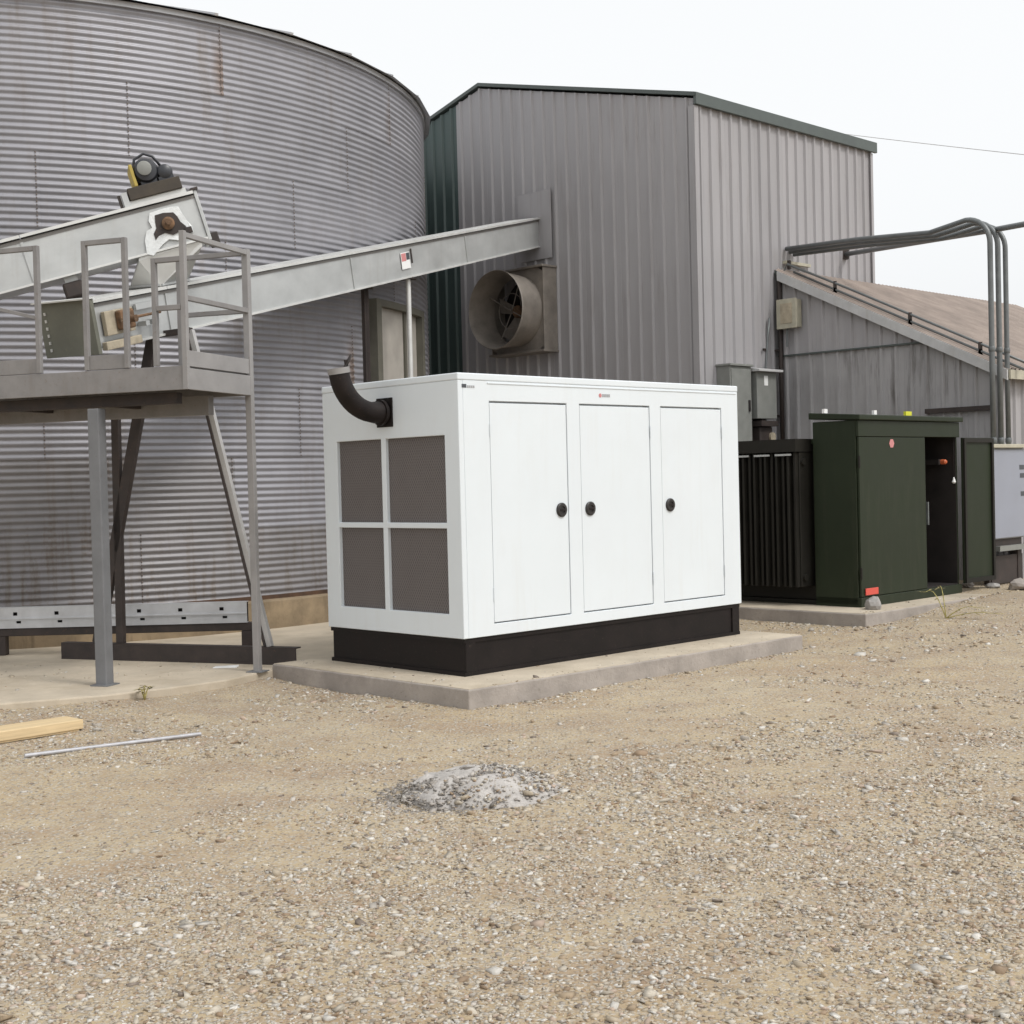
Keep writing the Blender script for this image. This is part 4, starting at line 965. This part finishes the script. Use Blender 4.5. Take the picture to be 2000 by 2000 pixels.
def conduits():
    # three risers from the cabinet, bending over to run into the tall wall
    ZC = 4.50
    spec = [(cu+0.22, cv+0.06, 4.60, 0.032, 'leftmost of three conduit risers from the grey cabinet'), (cu+0.42, cv+0.065, 4.585, 0.032, 'middle of three conduit risers from the grey cabinet'), (cu+0.62, cv+0.07, 4.57, 0.030, 'rightmost of three conduit risers from the grey cabinet')]
    for i, (u, v, z, r, lab) in enumerate(spec):
        base = W(u, v, czt); t = thing('conduit_riser', lab, 'conduit', base, YAW, 'conduits above the transformer')
        pts = [(0,0,0), (0,0,1.0), (0,0,z-czt-.32)] + [(0, .30*(1-math.cos(a)), z-czt-.30+.30*math.sin(a)) for a in np.linspace(0.1, PI/2, 9)]
        dy = V0-v-.03; du = 9.30+0.09*i-u; ze_ = 4.735-0.03*i
        pts += [(du*.10, .62, z-czt-.035), (du*.2, .85, z-czt-.055), (du*.62, dy*.62, (z*.4+ze_*.6)-czt-.02), (du, dy, ze_-czt)]
        MB().tube(pts, r, 14).build('pipe', M_pipe, t, smooth=True)
        for zz in (0.02, 1.1): MB().lathe([(r+.004,0),(r+.008,.01),(r+.008,.05),(r+.004,.06)], (0,0,zz), (0,0,1), 14).build('coupling', M_pipe, t, auto=0.6)
    # lower pipe running off to the right
    a = atpl(1650, 497, W(0, V0-.02), B); b = aty(1935, 450, 16.9); c = aty(2000, 438, 16.0); e = aty(2300, 400, 13.0)
    t = thing('overhead_conduit', 'single overhead conduit passing behind the risers toward the right', 'conduit', a)
    inv = Matrix.Translation(-a)
    MB().tube([inv@p for p in (a, a.lerp(b, .5), b, c, e)], 0.034, 14).build('pipe', M_pipe, t, smooth=True)
    MB().box(-.05,.05,-.05,.05,-.07,.07).build('wall_bracket', M_darksteel, t)
    p = W(9.2, V0-.03, 4.52)
    t = thing('conduit_bracket', 'small strut bracket on the tall wall under the conduits', 'bracket', p, YAW)
    MB().box(0, .6, -.06, -.0, 0, .04).build('strut', M_beige, t); MB().box(0.02, .06, -.10, -.061, -.08, .04).build('clamp', M_darksteel, t)
conduits()

def wall_boxes():
    # beige junction box on the lean-to gable
    t = thing('junction_box', 'small beige junction box high on the lean-to wall', 'junction box', W(UL-.042, 3.215, 3.60), YAW)
    MB().box(-.13, 0, -.15, .15, 0, .38).build('enclosure', M_beige, t, bevel=0.006); MB().box(-.145, -.131, -.16, .16, -.01, .39).build('cover', M_beige, t, bevel=0.004)
    MB().box(-.155, -.146, -.09, .09, .06, .33).build('cover_panel', M_tan, t); MB().tube([(-.06,.05,-.25),(-.06,.05,-.001)], .016, 8).build('nipple', M_pipe, t)
    # corner conduits dropping beside the lean-to
    for dv, du, lab, m_, r in ((0.10, -.03, 'dark vertical downpipe in the corner by the lean-to', M_darksteel, .030), (0.045, -.30, 'thin grey wall conduit left of the lean-to corner', M_pipe, .016)):
        p = W(UL+du-.05, V0-dv, 2.0); t = thing('corner_pipe', lab, 'pipe', p, YAW)
        top = 2.36 if r > .02 else 1.75
        if r > .02: pts = [(0,0,0),(0,0,1.0),(0,0,top)]
        else: pts = [(-.04,0,0),(-.03,0,.9),(.05,0,1.5),(.10,0,top)]
        MB().tube(pts, r, 10).build('pipe', m_, t, smooth=True)
        for zz in (.4, 1.3): MB().box(-.05,.05,.0,dv-.026,zz,zz+.03).build('strap', M_darksteel, t)
    # two utility boxes by the building corner
    t = thing('utility_box', 'wide grey utility box on the tall wall behind the generator corner', 'utility box', W(7.66, V0-.027, 2.0), YAW)
    MB().box(0, .46, -.22, 0, 0, 1.04).build('enclosure', M_util, t, bevel=0.006); MB().box(-.02, .48, -.25, 0, 1.0405, 1.07).build('lid', M_util, t, bevel=0.004)
    d = MB().box(.02, .44, -.232, -.2205, .03, 1.0).build('door', M_util, t, bevel=0.003); MB().box(.37,.40,-.25,-.2325,.45,.60).build('handle', M_latch, d)
    t = thing('meter_box', 'grey meter box with an overhanging cap and white tag', 'meter box', W(8.19, V0-.027, 2.36), YAW)
    MB().box(0, .44, -.26, 0, 0, .62).build('enclosure', M_util, t, bevel=0.006)
    MB().hexa([(-.05,-.34,.6205),(.49,-.34,.6205),(.49,0,.6205),(-.05,0,.6205)], [(-.05,-.34,.65),(.49,-.34,.65),(.49,0,.70),(-.05,0,.70)]).build('cap', M_ltrim, t, bevel=0.004)
    MB().box(.16,.24,-.265,-.2605,.44,.57).build('white_tag', M_paper, t); MB().box(.03,.41,-.30,-.01,-.10,-.03).build('lower_shelf', M_darksteel, t); MB().box(.18,.26,-.2,-.05,-.03,-.0005).build('shelf_bracket', M_darksteel, t)
    MB().box(.08,.36,-.24,-.02,-.32,-.1005).build('lower_enclosure', M_darksteel, t, bevel=.02); MB().lathe([(.06,0),(.06,.03)], (.33,-.2405,-.24), (0,-1,0), 14).build('gauge', M_tan, t)
wall_boxes()

# power line in the sky
def power_line():
    a = aty(1380, 226, 48); b = aty(2420, 345, 26); pts = []
    for i in range(25):
        s = i/24; p = a.lerp(b, s); p.z -= 0.5*4*s*(1-s)*0.15; pts.append(p)
    t = thing('power_line', 'thin power line crossing the white sky at upper right', 'power line', a)
    MB().tube([p-a for p in pts], 0.009, 6).build('wire', mat('weathered_aluminium_wire', (0.42,0.42,0.43), 0.5, metal=0.3), t, smooth=True)
power_line()

# ================================================================== SMALL THINGS ON THE GROUND
def lumber():
    a = atz(-120, 1450, 0.075); b = atz(163, 1407, 0.075); d = b-a; d.z = 0; L = d.length; ang = math.atan2(d.y, d.x); mid = (a+b)/2
    g = ground_h(b.x, b.y)
    t = thing('lumber_plank', 'thick yellow lumber plank lying on the gravel at far left', 'plank', (mid.x, mid.y, g+0.002), ang)
    MB().box(-L/2, L/2, 0, 0.235, 0.012, 0.075).build('board', M_wood, t, bevel=0.005)
    MB().box(-L/2+.02, L/2-.03, 0.01, 0.22, 0.0, 0.0115).build('underside_batten', M_wood, t)
lumber()
def rod():
    a = atz(48, 1473, 0.03); b = atz(392, 1426, 0.035); n = 9; pts = []; ha, hb = ground_h(a.x, a.y)+.018, ground_h(b.x, b.y)+.018
    for i in range(n):
        p = a.lerp(b, i/(n-1)); p.z = ha+(hb-ha)*i/(n-1); pts.append(p)
    m_ = (a+b)/2; m_.z = 0
    o = MB().tube([p-m_ for p in pts], 0.012, 10).build('metal_rod', mat('bright_rod', (0.44,0.44,0.46), 0.5, metal=0.2, var=0.2, vscale=12), None, auto=0.8)
    o.location = m_; tag(o, 'thin silver metal rod lying on the gravel beside the plank', 'rod')
rod()

def ash_heap():
    c = Vector((-0.20, 7.16, 0)); c.z = ground_h(c.x, c.y); n, m_ = 22, 64; V = [(0,0,0.118)]; F = []
    for i in range(1, n+1):
        r = i/n
        for k in range(m_):
            a = 2*PI*k/m_; rr = r*(1+0.13*noise.noise((math.cos(a)*1.7, math.sin(a)*1.7, 4.2)))
            x, y = 0.43*rr*math.cos(a), 0.40*rr*math.sin(a)
            rim = max(0, r-0.55)/0.45
            hgt = 0.118*max(0, 1-r**2.2)**0.85 - 0.010*rim + 0.030*rim*noise.noise((x*9+5, y*9, 6.0)) + 0.034*noise.noise((x*7, y*7, 1.0))*(1-r**3) + 0.016*noise.noise((x*22, y*22, 9.0))*(1-r**4) + 0.008*noise.noise((x*55, y*55, 2.0))
            V.append((x, y, max(-0.03, hgt) if r < 1 else -0.03))
    F += [(0, 1+k, 1+(k+1)%m_) for k in range(m_)]
    for i in range(n-1):
        for k in range(m_): F.append((1+i*m_+k, 1+(i+1)*m_+k, 1+(i+1)*m_+(k+1)%m_, 1+i*m_+(k+1)%m_))
    me = bpy.data.meshes.new('crust'); me.from_pydata(V, [], F)
    t = thing('ash_heap', 'low pale grey heap of hardened ash on the gravel', 'ash heap', c)
    for p in me.polygons: p.use_smooth = True
    link('crust', me, M_ash, t)
    return t, c
ash, AC = ash_heap()

def lump(name, label, cat, loc, s, m_, seed, group=None):
    bm = bmesh.new(); bmesh.ops.create_icosphere(bm, subdivisions=2, radius=1); r = random.Random(seed); off = r.uniform(0, 50)
    for v in bm.verts:
        k = 1+0.35*noise.noise(v.co*1.4+Vector((off,0,0)))+0.1*noise.noise(v.co*4+Vector((off,3,0))); v.co = Vector((v.co.x*s[0]*k, v.co.y*s[1]*k, max(-0.6, v.co.z)*s[2]*k))
    me = bpy.data.meshes.new(name); bm.to_mesh(me); bm.free(); o = link(name, me, m_, None, (loc[0], loc[1], loc[2]+s[2]*0.5), (0,0,r.uniform(0,6)))
    return tag(o, label, cat, group)
p = atz(1706, 1190, ZT); lump('pad_stone', 'grey stone at the transformer pad corner below the red label', 'stone', (p.x, p.y, ZT), (.10,.08,.085), M_rock, 5)
for i, (x, y, s, lab) in enumerate(((1890, 1146, .09, 'small brownish rubble chunk at the foot of the open door'), (1962, 1135, .13, 'pale rubble chunk left of the cabinet stand'), (1993, 1150, .15, 'pale rubble chunk at the right picture edge'), (1940, 1148, .08, 'dark little rubble chunk beside the pad end'))):
    q = atz(x, y, 0.24); lump('rubble_chunk', lab, 'rubble', (q.x, q.y, max(gz(q.x, q.y), ZT if uvof(q)[0] < 8.7 and uvof(q)[1] > -.3 else 0)), (s, s*.8, s*.5), M_rock if i % 2 else M_concside, 20+i, 'rubble by the transformer')
def paper_scrap():
    q = atz(440, 1304, ZA)
    o = MB().hexa([(-.10,-.03,0),(.10,-.04,0),(.11,.03,.004),(-.09,.04,0)], [(-.10,-.03,.006),(.10,-.04,.006),(.11,.03,.016),(-.09,.04,.008)]).build('paper_scrap', M_paper)
    o.location = (q.x, q.y, ZA+.001); tag(o, 'white paper scrap on the apron under the platform', 'litter')
paper_scrap()
def weed(x, y, lab, stems, seed):
    q = atz(x, y, 0.10); r = random.Random(seed); g = ground_h(q.x, q.y)
    t = thing('dry_weed', lab, 'weed', (q.x, q.y, g))
    for (dx, dy, h) in stems:
        pts = [Vector((dx*s, dy*s, h*math.sin(min(1, s*1.25)*PI*0.62)/0.93 if s > 0 else 0)) for s in np.linspace(0, 1, 7)]
        MB().tube(pts, [0.006*(1-.7*i/6) for i in range(7)], 6).build('stem', M_weed, t, smooth=True)
        for i in range(2, 7):
            for _ in range(2):
                p = pts[i]; a = r.uniform(0, 2*PI); l = r.uniform(.03, .07); d = Vector((math.cos(a), math.sin(a), r.uniform(-.4,.3)))*l; s = d.cross(Vector((0,0,1))).normalized()*l*.25
                MB().add([p, p+d*.5+s, p+d, p+d*.5-s], [(0,1,2,3)]).build('leaf', M_leaf, t)
weed(1848, 1212, 'dry yellow weed bent over the transformer pad edge', [(-.20, .15, .26), (.30, -.25, .12), (.45, -.38, .07), (-.05, .1, .30)], 3)
weed(282, 1352, 'small dry weed tuft at the apron edge below the front leg', [(.05, .05, .09), (-.06, .02, .08), (.02, -.06, .10)], 4)

# ---- loose gravel: one object that nobody could count
def scatter():
    def blocked(u, v):
        if -0.43 < u < 3.73 and -0.515 < v < 1.98: return True
        if 4.96 < u < 8.8 and -0.38 < v < 2.55: return True
        return v > 1.93 and u < 3.78 and (v > 2.10 or u > -0.4) and (v > 2.2-(u+1.8)*0.42 or u > -1.85)
    zones = [(3.0, 6.0, 4200, .0056), (6.0, 8.5, 2700, .0064), (8.5, 11.0, 1300, .0072), (11.0, 15.0, 420, .0088)]
    P = []
    for y0, y1, den, sz in zones:
        half = 0.47*y1+0.6; n = int(den*(y1-y0)*2*half); xs = rng.uniform(-half, half, n); ys = rng.uniform(y0, y1, n)
        for x, y in zip(xs, ys):
            if abs(x) > 0.47*y+0.6: continue
            u, v = (x-O.x)*A.x+(y-O.y)*A.y, (x-O.x)*B.x+(y-O.y)*B.y
            if blocked(u, v): continue
            patch = noise.noise((x*0.42, y*0.5, 21.0))*0.55 + noise.noise((x*1.1, y*1.1, 11.0))*0.4 + noise.noise((x*3.1, y*3.1, 5.0))*0.3
            nearp = 0.37 + max(0, (7.2-y))*0.27 + (0.22 if x > 1.2 and y < 9 else 0)
            if rng.random() > min(1, max(0.05, nearp-0.12+patch*1.9)): continue
            s = sz*math.exp(rng.normal(0, 0.42))
            if rng.random() < 0.010: s *= 2.1
            P.append((x, y, s, 0))
    for _ in range(3600):      # grey crumbs on and round the ash heap, thicker on its left
        a = rng.uniform(0, 2*PI); r = 0.47*rng.random()**0.6*(1+0.5*rng.random()**4)
        x, y = AC.x-0.05+r*math.cos(a), AC.y+r*0.9*math.sin(a)
        if x > AC.x-.05 and rng.random() < 0.75: continue
        P.append((x, y, 0.0052*math.exp(rng.normal(0, .5)), 1))
    SP = []
    for (ua, ub, va, vb, zz, cnt) in ((-.38, 3.68, -.47, 0.0, ZP, 90), (-.38, 0.0, 0.0, 1.9, ZP, 40), (5.05, 8.7, -.32, .02, ZT, 60)):
        for _ in range(cnt):
            q = W(rng.uniform(ua, ub), va+(vb-va)*rng.random()**2.2 if vb <= 0.05 else rng.uniform(va, vb)); SP.append((q.x, q.y, zz))
    for _ in range(420):
        X_, Y_ = rng.uniform(-5.2, -1.9), rng.uniform(10.3, 12.2); u_, v_ = uvof(Vector((X_, Y_, 0)))
        if v_ > 2.35-(u_+1.8)*0.42+rng.random()**2*2 and (u_ < -.5): SP.append((X_, Y_, ZA))
    SZ = {len(P)+i: z for i, (x, y, z) in enumerate(SP)}
    P += [(x, y, 0.0062*math.exp(rng.normal(0, .45)), 0) for x, y, z in SP]
    for (pa_, pb_) in (((-.42, -.50), (3.72, -.50)), ((-.42, -.50), (-.42, 1.9)), ((4.97, -.36), (8.6, -.36)), ((4.97, -.36), (4.97, 1.5)), ((3.72, -.5), (3.72, 1.5))):
        Ln = math.hypot(pb_[0]-pa_[0], pb_[1]-pa_[1])
        for _ in range(int(Ln*70)):
            k_ = rng.random(); q = W(pa_[0]+(pb_[0]-pa_[0])*k_, pa_[1]+(pb_[1]-pa_[1])*k_); o_ = rng.exponential(.05); nx_, ny_ = (0, -1) if pa_[1] == pb_[1] else ((1, 0) if pa_[0] > 3.6 and pa_[0] < 4 else (-1, 0))
            q = q + A*(nx_*o_) + B*(ny_*o_); P.append((q.x, q.y, 0.0085*math.exp(rng.normal(0, .45)), 0))
    n = len(P); arr = np.array(P)
    base = np.array([(x, y, z) for z in (-1, 1) for x, y in ((-1,-1),(1,-1),(1,1),(-1,1))], float)
    faces = np.array([(0,3,2),(0,2,1),(4,5,6),(4,6,7),(0,1,5),(0,5,4),(1,2,6),(1,6,5),(2,3,7),(2,7,6),(3,0,4),(3,4,7)])
    jit = rng.normal(0, 0.26, (n, 8, 3)); v = base[None]*0.72 + jit
    asp = rng.uniform(0.6, 1.4, (n, 1, 3)); asp[:, :, 2] *= 0.5; v *= asp*arr[:, 2][:, None, None]
    ang = rng.uniform(0, 2*PI, n); tilt = rng.normal(0, .3, n); c, s = np.cos(ang)[:, None], np.sin(ang)[:, None]
    z = v[:, :, 2]+v[:, :, 0]*np.sin(tilt)[:, None]; x = v[:, :, 0]*c-v[:, :, 1]*s; y = v[:, :, 0]*s+v[:, :, 1]*c
    gh = np.array([ground_h(a, b) for a, b in arr[:, :2]])
    for i_, z_ in SZ.items(): gh[i_] = z_
    def ashh(a, b):
        r = math.hypot((a-AC.x)/.43, (b-AC.y)/.40); return 0.118*max(0, 1-r**2.2)**.85
    gh += np.array([ashh(a, b) if k > 0 or math.hypot(a-AC.x, b-AC.y) < .45 else 0 for a, b, _, k in arr])
    V = np.stack([x+arr[:, 0][:, None], y+arr[:, 1][:, None], z+(gh+arr[:, 2]*0.06)[:, None]], -1).reshape(-1, 3)
    Fc = (faces[None]+(np.arange(n)*8)[:, None, None]).reshape(-1, 3)
    me = bpy.data.meshes.new('loose_gravel'); me.vertices.add(len(V)); me.vertices.foreach_set('co', V.ravel())
    me.loops.add(Fc.size); me.loops.foreach_set('vertex_index', Fc.ravel().astype(np.int32))
    me.polygons.add(len(Fc)); me.polygons.foreach_set('loop_start', np.arange(0, Fc.size, 3, dtype=np.int32)); me.update(calc_edges=True)
    pal = np.array([(.52,.47,.39),(.44,.375,.285),(.60,.575,.53),(.36,.275,.185),(.45,.415,.37),(.29,.205,.135),(.20,.165,.14),(.48,.375,.30)])
    pr = np.array([.24,.20,.17,.11,.10,.07,.04,.07]); pick = rng.choice(len(pal), n, p=pr); cc = pal[pick]*rng.uniform(.82, 1.15, (n, 1))
    ashc = arr[:, 3] > 0; cc[ashc] = np.array([.34,.315,.29])*rng.uniform(.4, 1.5, (int(ashc.sum()), 1))
    cl = np.ones((n, 8, 4)); cl[:, :, :3] = cc[:, None, :]
    at = me.color_attributes.new('col', 'FLOAT_COLOR', 'POINT'); at.data.foreach_set('color', cl.ravel().astype(np.float32))
    o = link('loose_gravel', me, M_stone); stuff(o); tag(o, 'loose tan and grey gravel stones strewn over the yard', 'gravel')
    return n
NST = scatter()
print('stones', NST, 'objects', len(bpy.data.objects))
